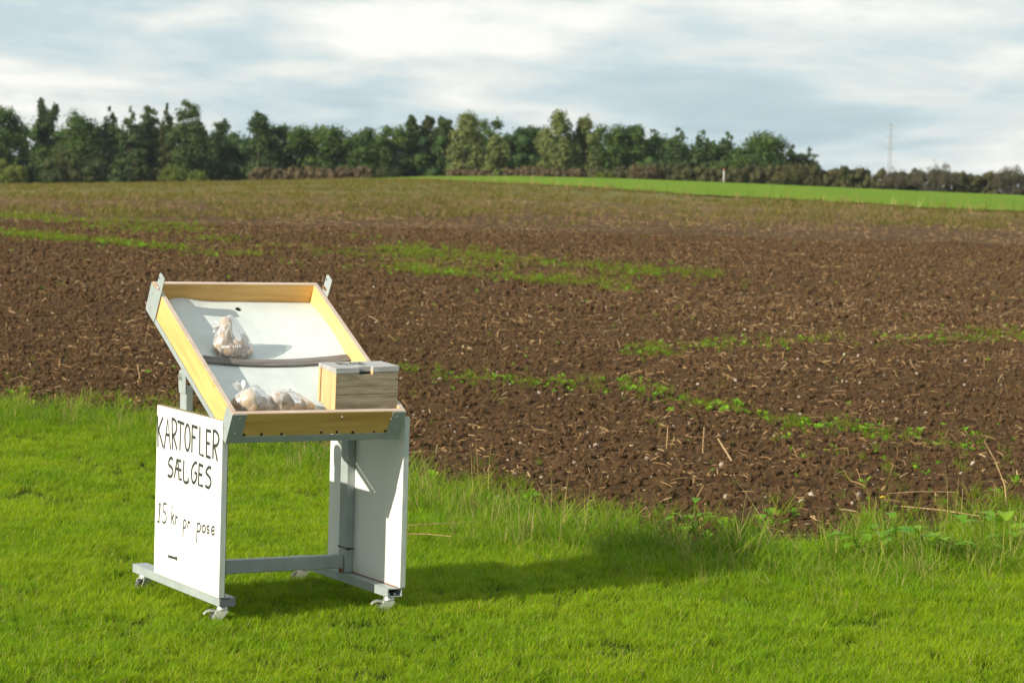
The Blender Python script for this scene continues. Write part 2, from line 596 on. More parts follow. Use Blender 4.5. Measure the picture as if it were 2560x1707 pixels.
def m_panel(t):
    co = objco(t)
    n = noise(t, co, 5.0, 5, 0.6)
    s = nd(t, 'ShaderNodeSeparateXYZ', {0: co})
    low = nd(t, 'ShaderNodeMapRange', {0: s.outputs[2], 1: ZB, 2: ZB + .05, 3: 0.55, 4: 0.0}).outputs[0]
    sm = mth(t, 'MULTIPLY', low, noise(t, co, 22.0, 5, 0.7))
    c = mixc(t, ramp(t, n, [(0.45, (0, 0, 0)), (0.8, (0.3,) * 3)]), (0.74, 0.74, 0.715), (0.66, 0.66, 0.61))
    c = mixc(t, sm, c, (0.33, 0.27, 0.17))
    return principled(t, c, 0.42, 0, 0.4)


def m_steel(t):
    co = objco(t)
    n = noise(t, co, 14.0, 5, 0.65)
    c = ramp(t, n, [(0.35, (0.27, 0.315, 0.315)), (0.65, (0.33, 0.375, 0.37))])
    rust = ramp(t, noise(t, co, 38.0, 5, 0.75), [(0.68, (0, 0, 0)), (0.76, (1, 1, 1))])
    c = mixc(t, mth(t, 'MULTIPLY', rust, 0.55), c, (0.17, 0.085, 0.035))
    return principled(t, c, 0.45, 0, 0.45, bump(t, noise(t, co, 180, 3), 0.08, 0.001))


def m_wood(rotx, sc, c0, c1, rough=0.45, seed=0.0, bumpy=0.05, knots=True):
    def fn(t):
        co = mapping(t, objco(t), (1, 1, 1), (rotx, 0, 0), (seed, seed * .7, 0))
        a = noise(t, mapping(t, co, sc), 1.0, 6, 0.62, 0.6)
        b = noise(t, mapping(t, co, tuple(v * 4.5 for v in sc)), 1.0, 4, 0.6)
        f = mth(t, 'ADD', mth(t, 'MULTIPLY', a, 0.7), mth(t, 'MULTIPLY', b, 0.3))
        c = ramp(t, f, [(0.34, c0), (0.62, c1)])
        if knots:
            k = ramp(t, noise(t, mapping(t, co, (16, 16, 16)), 1.0, 1, 0.4), [(0.74, (0, 0, 0)), (0.80, (0.5,) * 3)])
            c = mixc(t, k, c, tuple(v * 0.45 for v in c0))
        return principled(t, c, rough, 0, 0.4, bump(t, f, bumpy * 4, 0.002))
    return fn


M['panel'] = material('white_laminate', m_panel)
M['steel'] = material('grey_painted_steel', m_steel)
M['varnish_x'] = material('varnished_ply_across', m_wood(0, (2.5, 26, 26), (0.52, 0.29, 0.085), (0.68, 0.43, 0.145)))
M['varnish_u'] = material('varnished_ply_along', m_wood(-TILT, (26, 2.5, 26), (0.58, 0.35, 0.115), (0.73, 0.50, 0.19), seed=3.0))
M['edge'] = material('ply_edge', m_wood(0, (6, 6, 60), (0.42, 0.32, 0.25), (0.54, 0.44, 0.37), 0.6, 1.0, knots=False))
M['chip'] = material('chipboard_edge', lambda t: principled(t, ramp(t, noise(t, objco(t), 130, 4, 0.7), [(0.35, (0.14, 0.10, 0.055)), (0.6, (0.36, 0.29, 0.18))]), 0.9))


def m_alu(t):
    co = objco(t)
    n = noise(t, mapping(t, co, (30, 30, 8)), 1.0, 5, 0.7)
    return principled(t, ramp(t, n, [(0.3, (0.40, 0.44, 0.44)), (0.7, (0.60, 0.64, 0.63))]), 0.42, 0.55, 0.5)


M['alu'] = material('aluminium_edging', m_alu)


def m_sheet(t):
    co = objco(t)
    n = noise(t, co, 9.0, 6, 0.7)
    d = ramp(t, noise(t, co, 45.0, 5, 0.75), [(0.66, (0, 0, 0)), (0.78, (1, 1, 1))])
    c = ramp(t, n, [(0.35, (0.52, 0.575, 0.56)), (0.65, (0.60, 0.65, 0.63))])
    c = mixc(t, mth(t, 'MULTIPLY', d, 0.4), c, (0.36, 0.31, 0.22))
    return principled(t, c, 0.45, 0, 0.4)


M['sheet'] = material('white_hardboard_sheet', m_sheet)
M['old_wood'] = material('weathered_slat', m_wood(0, (3, 40, 40), (0.075, 0.066, 0.060), (0.21, 0.195, 0.185), 0.85, 5.0, 0.12, False))
M['box_grey'] = material('weathered_pine', m_wood(0, (5, 30, 55), (0.135, 0.105, 0.066), (0.325, 0.275, 0.195), 0.85, 2.2, 0.12, False))
M['box_lid'] = material('weathered_lid', m_wood(0, (5, 40, 40), (0.25, 0.25, 0.25), (0.40, 0.405, 0.40), 0.85, 4.0, 0.1, False))
M['box_end'] = material('pine_side', m_wood(0, (30, 48, 2.5), (0.42, 0.26, 0.115), (0.66, 0.46, 0.24), 0.75, 6.0, 0.12, False))
M['ink'] = material('black_marker', lambda t: principled(t, ramp(t, noise(t, objco(t), 60, 4), [(0.3, (0.012, 0.017, 0.014)), (0.8, (0.05, 0.058, 0.05))]), 0.55))
M['faint_ink'] = material('faded_pencil', lambda t: principled(t, (0.42, 0.43, 0.40), 0.7))
M['black'] = material('black_plastic', lambda t: principled(t, (0.018, 0.018, 0.02), 0.45))  # also used for the painted dark inside the money slot
M['dark_cap'] = material('grey_plastic_cap', lambda t: principled(t, (0.085, 0.095, 0.105), 0.5))
M['rubber'] = material('grey_rubber', lambda t: principled(t, (0.06, 0.06, 0.065), 0.75))
M['zinc'] = material('zinc_plate', lambda t: principled(t, ramp(t, noise(t, objco(t), 60, 4, 0.7), [(0.35, (0.46, 0.47, 0.43)), (0.6, (0.66, 0.67, 0.62)), (0.8, (0.45, 0.33, 0.2))]), 0.36, 0.75))
M['rust'] = material('rust', lambda t: principled(t, ramp(t, noise(t, objco(t), 120, 4), [(0.3, (0.10, 0.03, 0.012)), (0.7, (0.33, 0.13, 0.05))]), 0.9))

stand = empty('produce_stand', (X0, Y0, 0), A_ST)
tag(stand, 'wheeled roadside sales stand with sloping wooden tray, white side panels and a hand-lettered sign', 'stand')


def beam_x(z0, z1):
    return z0 + ZB, z1 + ZB


# feet: hollow tubes with the open end showing at the right
for side in (0, 1):
    x0 = FX if side == 0 else W_ - FX - FW
    w = .0032
    m = MB()
    a, b = FY, FY + FL
    m.box(x0, x0 + FW, a, b, ZB - w, ZB)
    m.box(x0, x0 + FW, a, b, ZB - FH, ZB - FH + w)
    m.box(x0, x0 + w, a, b, ZB - FH + w, ZB - w)
    m.box(x0 + FW - w, x0 + FW, a, b, ZB - FH + w, ZB - w)
    foot = m.build('foot_beam', M['steel'], stand)
    if side == 0:
        MB().box(x0 - .0006, x0 + FW + .0006, a - .004, a + .003, ZB - FH - .0006, ZB + .0006).build('end_cap', M['dark_cap'], foot, .0015)
    else:
        n = MB()
        n.cyl((x0 + .02, a + .03, ZB - FH + w), (x0 + .02, a + .03, ZB - FH + w + .008), .006, n=6)
        n.cyl((x0 + .043, a + .03, ZB - FH + w), (x0 + .043, a + .03, ZB - FH + w + .008), .006, n=6)
        n.build('bolt_nut', M['zinc'], foot)
    MB().box(x0 - .0004, x0 + FW + .0004, b - .003, b + .003, ZB - FH, ZB + .0004).build('end_cap', M['dark_cap'], foot, .001)

# posts, stretcher, cable tie
MB().box(.0222, .0515, .404, .466, ZB + .0008, ZB + .728).build('post', M['steel'], stand, .003)
MB().box(.692, W_ - PT - .0006, .404, .466, ZB + .0008, ZB + .728).build('post', M['steel'], stand, .003)
MB().box(.0518, .6917, .418, .452, ZB + .0165, ZB + .0685).build('stretcher', M['steel'], stand, .003)
tie = MB()
for dz, tk in ((0, .0016),):
    z0, z1 = ZB + .091, ZB + .096
    tie.box(.6895, .7268, .4012, .4035, z0, z1)
    tie.box(.6892, .6915, .4036, .469, z0 + .004, z1 + .004)
tie.box(.699, .708, .3975, .4035, z0 - .002, z1 + .002)
tie.build('cable_tie', M['black'], stand)
wr = MB()
wr.box(.676, .691, .4178, .424, ZB + .001, ZB + .016)
wr.build('rusty_weld', M['rust'], stand, .002)

# left sign panel
sign = MB().box(0, PT, 0, L_, ZB + .0012, ZB + HP)
sign = sign.build('sign_panel', M['panel'], stand, .0012)
sign['label'] = 'white sign panel with black hand lettering'
MB().box(.001, PT + .0006, -.0022, -.0002, ZB + .002, ZB + HP - .003).build('edge_trim', M['alu'], sign, .0008)
MB().box(.0008, PT - .0008, .001, L_ - .001, ZB + HP + .0003, ZB + HP + .0022).build('raw_top_edge', M['chip'], sign)
MB().box(PT + .0006, PT + .0024, -.0018, .012, ZB + .003, ZB + HP - .004).build('dark_gasket', M['black'], sign)


def ribbon(mb, pts, w, fr, thick=.0005):
    """flat stroke of constant width along a 2-D polyline, fr maps (a, b, lift) to 3-D"""
    P = [Vector(p) for p in pts]
    n = len(P)
    Lf, Rt = [], []
    for i in range(n):
        d = (P[min(i + 1, n - 1)] - P[max(i - 1, 0)])
        d = d.normalized() if d.length > 1e-9 else Vector((1, 0))
        k = 1.0
        if 0 < i < n - 1:
            d0 = (P[i] - P[i - 1]).normalized()
            k = 1 / max(.55, d0.dot(d))
        nv = Vector((-d.y, d.x)) * w * .5 * k
        e = d * w * (.25 if i == n - 1 else (-.25 if i == 0 else 0))
        Lf.append(P[i] + nv + e)
        Rt.append(P[i] - nv + e)
    vs = [fr(p.x, p.y, thick) for p in Lf] + [fr(p.x, p.y, thick) for p in Rt]
    mb.add(vs, [(i, i + 1, n + i + 1, n + i) for i in range(n - 1)])


def smooth_line(pts, k=3):
    if len(pts) < 4:
        return pts
    P = [np.array(p) for p in pts]
    out = []
    closed = np.allclose(P[0], P[-1])
    for i in range(len(P) - 1):
        p0 = P[i - 1] if i > 0 else (P[-2] if closed else P[0])
        p3 = P[i + 2] if i + 2 < len(P) else (P[1] if closed else P[-1])
        p1, p2 = P[i], P[i + 1]
        for j in range(k):
            u = j / k
            out.append(tuple(.5 * ((2 * p1) + (-p0 + p2) * u + (2 * p0 - 5 * p1 + 4 * p2 - p3) * u * u + (-p0 + 3 * p1 - 3 * p2 + p3) * u ** 3)))
    out.append(tuple(P[-1]))
    return out


BIG= [[(0.6277, 0.595), (0.618, 0.4832)], [(0.5756, 0.5953), (0.6124, 0.5489), (0.595, 0.5216), (0.5673, 0.4873)], [(0.5551, 0.4816), (0.5245, 0.5955), (0.4916, 0.4883)], [(0.5366, 0.5367), (0.5043, 0.5365)], [(0.4817, 0.6019), (0.4707, 0.4893)], [(0.4816, 0.6007), (0.4539, 0.5988), (0.4359, 0.5833), (0.4365, 0.5627), (0.4508, 0.5464), (0.4719, 0.5413)], [(0.4657, 0.5403), (0.4281, 0.4938)], [(0.4263, 0.5968), (0.3613, 0.5933)], [(0.3939, 0.5942), (0.3977, 0.494)], [(0.3005, 0.5485), (0.3014, 0.5303), (0.3058, 0.5144), (0.3133, 0.5033), (0.3226, 0.4987), (0.3324, 0.5013), (0.3412, 0.5107), (0.3475, 0.5255), (0.3505, 0.5435), (0.3497, 0.5618), (0.3451, 0.5777), (0.3376, 0.5888), (0.3283, 0.5933), (0.3185, 0.5906), (0.3098, 0.5812), (0.3035, 0.5664), (0.3005, 0.5485)], [(0.2819, 0.5948), (0.2803, 0.498)], [(0.2818, 0.5937), (0.2327, 0.5918)], [(0.2794, 0.5538), (0.2498, 0.5536)], [(0.2082, 0.5953), (0.2054, 0.4981), (0.1691, 0.4959)], [(0.1441, 0.5926), (0.1413, 0.4971)], [(0.144, 0.5915), (0.1048, 0.5905)], [(0.1442, 0.5458), (0.1141, 0.5456)], [(0.1413, 0.4971), (0.1026, 0.4962)], [(0.0799, 0.5967), (0.0797, 0.4971)], [(0.0799, 0.5956), (0.0582, 0.5955), (0.0348, 0.5846), (0.0281, 0.5677), (0.0439, 0.5473), (0.075, 0.543)], [(0.0692, 0.5425), (0.0548, 0.5208), (0.0389, 0.4926)], [(0.4666, 0.4507), (0.4834, 0.4547), (0.503, 0.4422), (0.504, 0.4271), (0.4707, 0.417), (0.4624, 0.4018), (0.4811, 0.384), (0.5121, 0.3858)], [(0.4461, 0.3853), (0.4239, 0.4542), (0.3843, 0.4517)], [(0.4146, 0.4518), (0.3985, 0.385), (0.3754, 0.3849)], [(0.4372, 0.4207), (0.3793, 0.4192)], [(0.3556, 0.4571), (0.3531, 0.3841), (0.311, 0.3833), (0.3117, 0.3961)], [(0.2309, 0.4628), (0.2473, 0.4621), (0.2711, 0.4437), (0.2804, 0.4201), (0.2717, 0.394), (0.2535, 0.387), (0.2332, 0.4029), (0.2291, 0.4225), (0.2481, 0.4249)], [(0.2073, 0.4609), (0.2104, 0.3853), (0.1694, 0.3852)], [(0.2072, 0.4602), (0.172, 0.458)], [(0.2069, 0.425), (0.1776, 0.4239)], [(0.0957, 0.4587), (0.1131, 0.4608), (0.1366, 0.4475), (0.1376, 0.4362), (0.1022, 0.4224), (0.0936, 0.4034), (0.1144, 0.3854), (0.1424, 0.3899)]]
DASH= [[(0.4883, 0.0837), (0.4039, 0.0868)], [(0.484, 0.089), (0.484, 0.0797)], [(0.4037, 0.0919), (0.4041, 0.0805)]]
SMALL= [[(0.5964, 0.265), (0.5836, 0.2726), (0.5925, 0.2004)], [(0.607, 0.2001), (0.5867, 0.1997)], [(0.5184, 0.2757), (0.548, 0.2742), (0.551, 0.2473), (0.5289, 0.2416), (0.5188, 0.2238), (0.5258, 0.208), (0.5438, 0.2031), (0.5555, 0.2063)], [(0.4613, 0.2775), (0.4674, 0.2092)], [(0.4640, 0.229), (0.4400, 0.2470)], [(0.4590, 0.2335), (0.4380, 0.2095)], [(0.4228, 0.2445), (0.4271, 0.2134)], [(0.4223, 0.2361), (0.4187, 0.2414), (0.4057, 0.2393)], [(0.3448, 0.2336), (0.3491, 0.1745)], [(0.3459, 0.2334), (0.3326, 0.2414), (0.3198, 0.2305), (0.3281, 0.2128), (0.3473, 0.2096)], [(0.3007, 0.2403), (0.3052, 0.2148)], [(0.3002, 0.2331), (0.2967, 0.2377), (0.283, 0.237)], [(0.2126, 0.2404), (0.2167, 0.1727)], [(0.2126, 0.2404), (0.1968, 0.2461), (0.1801, 0.2364), (0.1871, 0.219), (0.2111, 0.2144)], [(0.1346, 0.2337), (0.1355, 0.2288), (0.1387, 0.2242), (0.1437, 0.2208), (0.1497, 0.219), (0.1558, 0.2192), (0.1611, 0.2212), (0.1648, 0.2249), (0.1663, 0.2295), (0.1654, 0.2345), (0.1622, 0.2391), (0.1572, 0.2425), (0.1512, 0.2443), (0.1451, 0.2441), (0.1398, 0.242), (0.1361, 0.2384), (0.1346, 0.2337)], [(0.0998, 0.2459), (0.1115, 0.2474), (0.1206, 0.2401), (0.1161, 0.2345), (0.1011, 0.2324), (0.1022, 0.2241), (0.111, 0.2205), (0.1218, 0.2232)], [(0.0777, 0.2366), (0.0556, 0.2364), (0.0537, 0.2489), (0.0644, 0.2511), (0.0768, 0.2397), (0.0744, 0.2258), (0.0626, 0.2213), (0.0499, 0.2291)]]
FAINT= [[(0.0653, 0.4089), (0.0704, 0.3806)]]

on_sign = lambda y, z, l: (-l - .0002, y, ZB + z)
WORDS = ((BIG[:21], .0118), (BIG[21:], .0118), (SMALL[:3], .0076), (SMALL[3:8], .0072), (SMALL[8:12], .0072), (SMALL[12:], .0074), (DASH, .0105))
for st, wd in WORDS:                                             # one part for each written word
    mb = MB()
    for i, s in enumerate(st):
        ribbon(mb, smooth_line(s), wd, on_sign, .0004 + .00003 * i)
    mb.build('dash_mark' if st is DASH else 'lettering', M['ink'], sign)
mb = MB()
for s in FAINT:
    ribbon(mb, s, .0016, on_sign)
mb.build('pencil_mark', M['faint_ink'], sign)
for (y, z) in ((0.3457, 0.6147), (0.0792, 0.6227), (.296, .108)):
    MB().cyl((-.0012, y, ZB + z), (.001, y, ZB + z), .0032, n=10).build('screw', M['zinc'], sign)

# right panel
rp = MB().box(W_ - PT, W_, 0, L_, ZB + .0012, ZB + HP).build('side_panel', M['panel'], stand, .0012)
MB().box(W_ - PT + .001, W_ + .0006, -.0022, -.0002, ZB + .002, ZB + HP - .002).build('edge_trim', M['alu'], rp, .0008)
MB().box(W_ - PT + .0008, W_ - .0008, .001, L_ - .001, ZB + HP + .0003, ZB + HP + .0022).build('raw_top_edge', M['chip'], rp)
MB().box(W_ - PT - .0012, W_ - PT - .0001, .015, L_ - .02, ZB + .0005, ZB + .0038).build('dirt_joint', M['rust'], rp)
MB().cyl((W_ - PT - .0012, .055, ZB + .54), (W_ - PT + .001, .055, ZB + .54), .003, n=8).build('screw', M['zinc'], rp)

# casters
def caster(x, y, rz, brake):
    zb = ZB - FH
    m = MB()
    R = Matrix.Rotation(rz, 4, 'Z')
    off = Vector((x, y, 0))
    fr = lambda a, b, c: tuple((R @ Vector((a, b, c))) + off)
    m.cyl(fr(0, 0, zb - .0005), fr(0, 0, zb - .006), .021, n=18)
    m.cyl(fr(0, 0, zb - .006), fr(0, 0, zb - .016), .019, .0215, n=18)
    m.cyl(fr(0, 0, zb - .016), fr(0, 0, zb - .020), .0215, .020, n=18)
    for s in (-1, 1):           # fork cheeks
        loop = [(-.019, zb - .018), (.019, zb - .018), (.023, zb - .026), (-.006, zb - .060), (-.036, zb - .062), (-.034, zb - .044)]
        m.prism([fr(p, s * .0155, q) for p, q in loop], [fr(p, s * .0180, q) for p, q in loop])
    m.box(-.018, .018, -.0155, .0155, zb - .022, zb - .018, fr)
    c = m.build('caster', M['zinc'], stand, .0008)
    w = MB()
    w.cyl(fr(-.024, -.0095, .0255), fr(-.024, .0095, .0255), .0245, n=24)
    w.cyl(fr(-.024, -.0115, .0255), fr(-.024, .0115, .0255), .017, n=18)
    w.build('wheel', M['rubber'], c, .003, smooth=False)
    MB().cyl(fr(-.024, -.0195, .0255), fr(-.024, .0195, .0255), .0045, n=10).build('axle', M['zinc'], c)
    if brake:
        b = MB()
        prof = [(-.018, zb - .020), (-.044, zb - .018), (-.060, zb - .024), (-.068, zb - .034), (-.062, zb - .036), (-.054, zb - .029), (-.042, zb - .025), (-.018, zb - .027)]
        b.prism([fr(p, -.0145, q) for p, q in prof], [fr(p, .0145, q) for p, q in prof])
        b.build('brake_pedal', M['zinc'], c, .001)


xl, xr = FX + FW / 2, W_ - FX - FW / 2
caster(xl, .052, -.45, True)
caster(xl, .83, .5, False)
caster(xr - .002, .052, -.38, True)
caster(xr, .83, -.2, False)

# tray: steel frame is the part, everything on it sub-parts
m = MB()
th = .0025
for s0, s1 in ((-th, 0), (TW, TW + th)):                    # angle irons along the sides
    m.box(s0, s1, 0, TL, -LIP, -.1005, T)
m.box(0, .02, .003, TL, -LIP, -LIP + th, T)
m.box(TW - .02, TW, .003, TL, -LIP, -LIP + th, T)
m.box(0, TW, -th, 0, -LIP, -.0945, T)                        # front iron
m.box(.02, TW - .02, 0, .02, -LIP, -LIP + th, T)
m.box(.02, TW - .02, TL - .02, TL, -LIP, -LIP + th, T)
m.box(0, TW, TL, TL + th, -LIP, -.09, T)
m.box(.03, .05, .36, .42, -LIP - .02, -LIP, T)
tray = m.build('tray', M['steel'], stand, .0006)
tray['label'] = 'sloping display tray with varnished ply sides'
BT = .018
MB().box(0, BT, 0, TL, -.1, 0, T).build('side_board', [M['varnish_u']], tray, .001)
MB().box(TW - BT, TW, 0, TL, -.1, 0, T).build('side_board', [M['varnish_u']], tray, .001)
MB().box(BT + .0003, TW - BT - .0003, .0, BT, -.0938, .0, T).build('front_board', M['varnish_x'], tray, .001)
MB().box(BT + .0003, TW - BT - .0003, TL - BT, TL, -.1, .0, T).build('back_board', M['varnish_x'], tray, .001)
for s0, s1 in ((.0, BT), (TW - BT, TW)):
    MB().box(s0 + .0005, s1 - .0005, BT + .001, TL - BT - .001, .0003, .0012, T).build('pale_board_edge', M['edge'], tray)
for q0, q1 in ((.0, BT), (TL - BT, TL)):
    MB().box(.0008, TW - .0008, q0 + .0008, q1 - .0008, .0004, .0014, T).build('pale_board_edge', M['edge'], tray)
for s0, s1, b0, b1 in ((0, .0536, 0, .0541), (.6350, TW, .6310, TW)):   # folded corner plates with rivets
    cp = MB()
    cp.prism([T(s0 - (.0028 if s0 == 0 else 0), -.0029, -.0008), T(s1 + (0 if s0 == 0 else .0028), -.0029, -.0008), T(b1 + (0 if s0 == 0 else .0028), -.0029, -LIP - .0006), T(b0 - (.0028 if s0 == 0 else 0), -.0029, -LIP - .0006)],
             [T(s0 - (.0028 if s0 == 0 else 0), -.0003, -.0008), T(s1 + (0 if s0 == 0 else .0028), -.0003, -.0008), T(b1 + (0 if s0 == 0 else .0028), -.0003, -LIP - .0006), T(b0 - (.0028 if s0 == 0 else 0), -.0003, -LIP - .0006)])
    e0, e1 = (-.0028, -.0003) if s0 == 0 else (TW + .0003, TW + .0028)
    cp.box(e0, e1, -.0003, .058, -LIP - .0004, -.0008, T)
    cp.build('corner_plate', M['steel'], tray)
for (s, r) in ((.031, -.018), (.026, -.082), (.655, -.022), (.657, -.085), (.633, -.033), (.4329, -.0193)):
    MB().cyl(T(s, -.0050, r), T(s, -.001, r), .0032, .0042, 10).build('rivet', M['zinc'], tray)
for q, r in ((.03, -.02), (.034, -.08)):
    MB().cyl(T(-.0048, q, r), T(-.001, q, r), .0028, .0038, 10).build('rivet', M['zinc'], tray)
rr = random.Random(5)
for s, r in ((0.0633, -0.0905), (0.1295, -0.089), (0.2073, -0.087), (0.3645, -0.0855), (0.4279, -0.086), (0.4934, -0.0887), (0.578, -0.0874), (0.6235, -0.0853)):
    n = 7
    pl = []
    for i in range(n):
        a = 2 * math.pi * i / n
        k = rr.uniform(.0035, .0085)
        pl.append((s + math.cos(a) * k * .9, r + math.sin(a) * k))
    MB().prism([T(a, -.0012, b) for a, b in pl], [T(a, .001, b) for a, b in pl]).build('burnt_nick', M['black'], tray)

# bowed base sheet with a hole
def base_r(s, q):
    u, v = s / TW, q / TL
    sag = .020 * math.sin(math.pi * u) * math.sin(math.pi * min(1, max(0, v * .93 + .03)))
    hump = .014 * math.exp(-((s - .12) / .07) ** 2 - ((q - TL) / .09) ** 2)
    wav = .012 * math.sin(v * 9 + 1.2) * max(0, (u - .55) / .45)
    dip = -.006 * math.exp(-((s - .05) / .04) ** 2 - ((q - TL) / .06) ** 2)
    return -.071 - sag + hump + wav + dip


NS, NQ = 168, 220
hs, hq, hr = .3445, .843, .0125
vs, fs, vid = [], [], {}
for j in range(NQ + 1):
    for i in range(NS + 1):
        s = BT + .0004 + (TW - 2 * BT - .0008) * i / NS
        q = BT + .0004 + (TL - 2 * BT - .0008) * j / NQ
        d = math.hypot(s - hs, q - hq)
        if 1e-6 < d < hr * 1.17:
            s, q = hs + (s - hs) * hr / d, hq + (q - hq) * hr / d
        vs.append((s, q, d))
top = [T(s, q, base_r(s, q)) for s, q, d in vs]
bot = [T(s, q, base_r(s, q) - .004) for s, q, d in vs]
for j in range(NQ):
    for i in range(NS):
        a = j * (NS + 1) + i
        f = (a, a + 1, a + NS + 2, a + NS + 1)
        if all(vs[k][2] < hr * 1.171 for k in f):
            continue
        fs.append(f)
N = len(vs)
sb = MB()
sb.add(top, fs)
sb.add(bot, [tuple(reversed(f)) for f in fs])
sheet = sb.build('base_sheet', M['sheet'], tray, smooth=True)
ns = 30                                                         # slat that keeps the bags from sliding
loops = []
for i in range(ns + 1):
    s = BT + .004 + (TW - 2 * BT - .008) * i / ns
    dq = -.012 * math.sin(math.pi * i / ns)
    r0 = base_r(s, .475) + .0006
    loops.append([T(s, .456 + dq, r0), T(s, .497 + dq, r0 + .001), T(s, .497 + dq, r0 + .0105), T(s, .456 + dq, r0 + .0105)])
sm = MB()
for i in range(ns):
    a, b = loops[i], loops[i + 1]
    bb = len(sm.v)
    sm.add(a + b, [(k, (k + 1) % 4, 4 + (k + 1) % 4, 4 + k) for k in range(4)])
sm.add(loops[0], [(0, 1, 2, 3)])
sm.add(loops[-1], [(3, 2, 1, 0)])
sm.build('stop_slat', M['old_wood'], tray)

# hook plates at the upper corners
HLp = [(0.9110, -0.001), (0.8575, -.001), (0.8563, 0.0682), (0.8490, 0.0775), (0.838, 0.0790), (0.806, 0.0779), (0.8025, 0.0738), (0.8072, -0.0902), (0.812, -.1195), (0.9119, -0.1196)]
for s0, s1 in ((-.0056, -.0029), (TW + .0029, TW + .0056)):
    hp_ = MB()
    hp_.prism([T(s0, q, r) for q, r in HLp], [T(s1, q, r) for q, r in HLp])
    hk = hp_.build('hook_plate', M['steel'], tray, .0006)
    out = s0 - .0012 if s0 < 0 else s0 - .0012
    sl_ = MB()
    ring = [(.8415 + .018 * math.cos(a) * (1 if math.cos(a) > 0 else 1), .0185 + .0065 * math.sin(a)) for a in [i * math.pi / 8 for i in range(16)]]
    sl_.prism([T(out, q, r) for q, r in ring], [T(out + .0010, q, r) for q, r in ring])
    sl_.build('rusty_slot', M['rust'], hk)
    ring = [(.8415 + .010 * math.cos(a), .0185 + .0034 * math.sin(a)) for a in [i * math.pi / 8 for i in range(16)]]
    MB().prism([T(out - .0008, q, r) for q, r in ring], [T(out - .0001, q, r) for q, r in ring]).build('slot_hole', M['black'] if s0 > 0 else M['sheet'], hk)
    MB().cyl(T(out - .0003, .8462, .0572), T(out + .001, .8462, .0572), .0035, n=10).build('pin_hole', M['black'], hk)
    for (q, r) in ((.878, -.032), (.872, -.088)):
        MB().cyl(T(s0 - .0018 if s0 < 0 else s1, q, r), T(s0 if s0 < 0 else s1 + .0018, q, r), .003, n=8).build('rivet', M['zinc'], hk)

# pivot brackets that join posts and tray
for x0, x1, bx in ((.0185, .0219, .0150), (W_ - .0219, W_ - .0185, W_ - .0185)):
    loop = [(.4035, .700), (.467, .700), (.4735, .730), (.4738, .772), (.462, .786), (.443, .7885), (.424, .786), (.4065, .775), (.4035, .735)]
    pb = MB().prism([(x0, y, ZB + z) for y, z in loop], [(x1, y, ZB + z) for y, z in loop]).build('pivot_bracket', M['steel'], stand, .0006)
    MB().cyl((bx - .001, .4506, ZB + .7616), (bx + .0045, .4506, ZB + .7616), .0135, n=18).build('washer', M['zinc'], pb)
    MB().cyl((bx - .006, .4506, ZB + .7616), (bx + .0, .4506, ZB + .7616), .008, n=6).build('pivot_bolt', M['zinc'], pb)

# ================================================================== money box
def loc_to_world(p):
    c, s = math.cos(A_ST), math.sin(A_ST)
    return Vector((X0 + p[0] * c - p[1] * s, Y0 + p[0] * s + p[1] * c, p[2]))


bx0 = (.548, .03, .70 + ZB)
box = empty('cash_box', loc_to_world(bx0), A_ST)
tag(box, 'weathered wooden money box with slotted lid in the lower right of the tray', 'cash box')


def BX(u, v, w):
    """u across 0-1, v front to back 0-1, w height 0-1: the box is a little out of square"""
    x = (1 - u) * .4215 + u * .6745 + w * .0028
    y = -.0395 + v * .150
    zt = (.8260 + .0075 * u) * (1 - v) + v * (.8365 + .004 * u)
    zb = (.640) * (1 - v) + v * (.700)
    z = ZB + zb + (zt - zb) * w
    return (x - bx0[0], y - bx0[1], z - bx0[2])


def bxbox(m, u0, u1, v0, v1, w0, w1):
    return m.hexa([BX(u0, v0, w0), BX(u1, v0, w0), BX(u1, v1, w0), BX(u0, v1, w0), BX(u0, v0, w1), BX(u1, v0, w1), BX(u1, v1, w1), BX(u0, v1, w1)])


LW = .895
bxbox(MB(), 0, 1, 0, .12, 0, .468).build('front_plank', M['box_grey'], box, .0012)
# upper front plank, notched for the slot
m = MB()
bxbox(m, 0, .37, 0, .12, .478, LW - .004)
bxbox(m, .3703, .585, 0, .12, .478, LW - .045)
bxbox(m, .5853, 1, 0, .12, .478, LW - .004)
m.build('front_plank', M['box_grey'], box, .0008)
bxbox(MB(), 0, 1, .88, 1, 0, LW - .004).build('back_plank', M['box_grey'], box, .0012)
bxbox(MB(), .014, .045, .1203, .8797, .004, LW - .005).build('side_plank', M['box_end'], box, .001)
bxbox(MB(), .955, .996, .1203, .8797, .004, LW - .005).build('side_plank', M['box_end'], box, .001)
bxbox(MB(), .046, .954, .121, .879, .004, .05).build('bottom_plank', M['box_grey'], box)
bxbox(MB(), -.004, .0135, -.003, .118, .0, LW - .003).build('corner_batten', M['box_end'], box, .001)
bxbox(MB(), -.004, .0135, .882, 1.003, .0, LW - .003).build('corner_batten', M['box_end'], box, .001)
m = MB()
bxbox(m, -.006, .37, -.006, 1.0, LW, 1.0)
bxbox(m, .3702, .585, .14, 1.0, LW, 1.0)
bxbox(m, .5852, 1.006, -.006, 1.0, LW, 1.0)
lid = m.build('lid', M['box_lid'], box, .0012)
bxbox(MB(), .372, .583, .1215, .139, LW - .09, LW + .001).build('slot_dark', M['black'], box)  # black block stands in for the shade inside the slot
bxbox(MB(), .585, .590, -.001, .12, LW - .045, LW + .05).build('slot_sunlit_side', M['box_end'], box)  # orange pine colour paints the sunlight on the notch's right side
for (u, w) in ((.03, .74), (.03, .10), (.965, .76), (.45, .10)):
    p, q = BX(u, -.012, w), BX(u, .01, w)
    MB().cyl(p, q, .0022, n=8).build('nail', M['rust'], box)
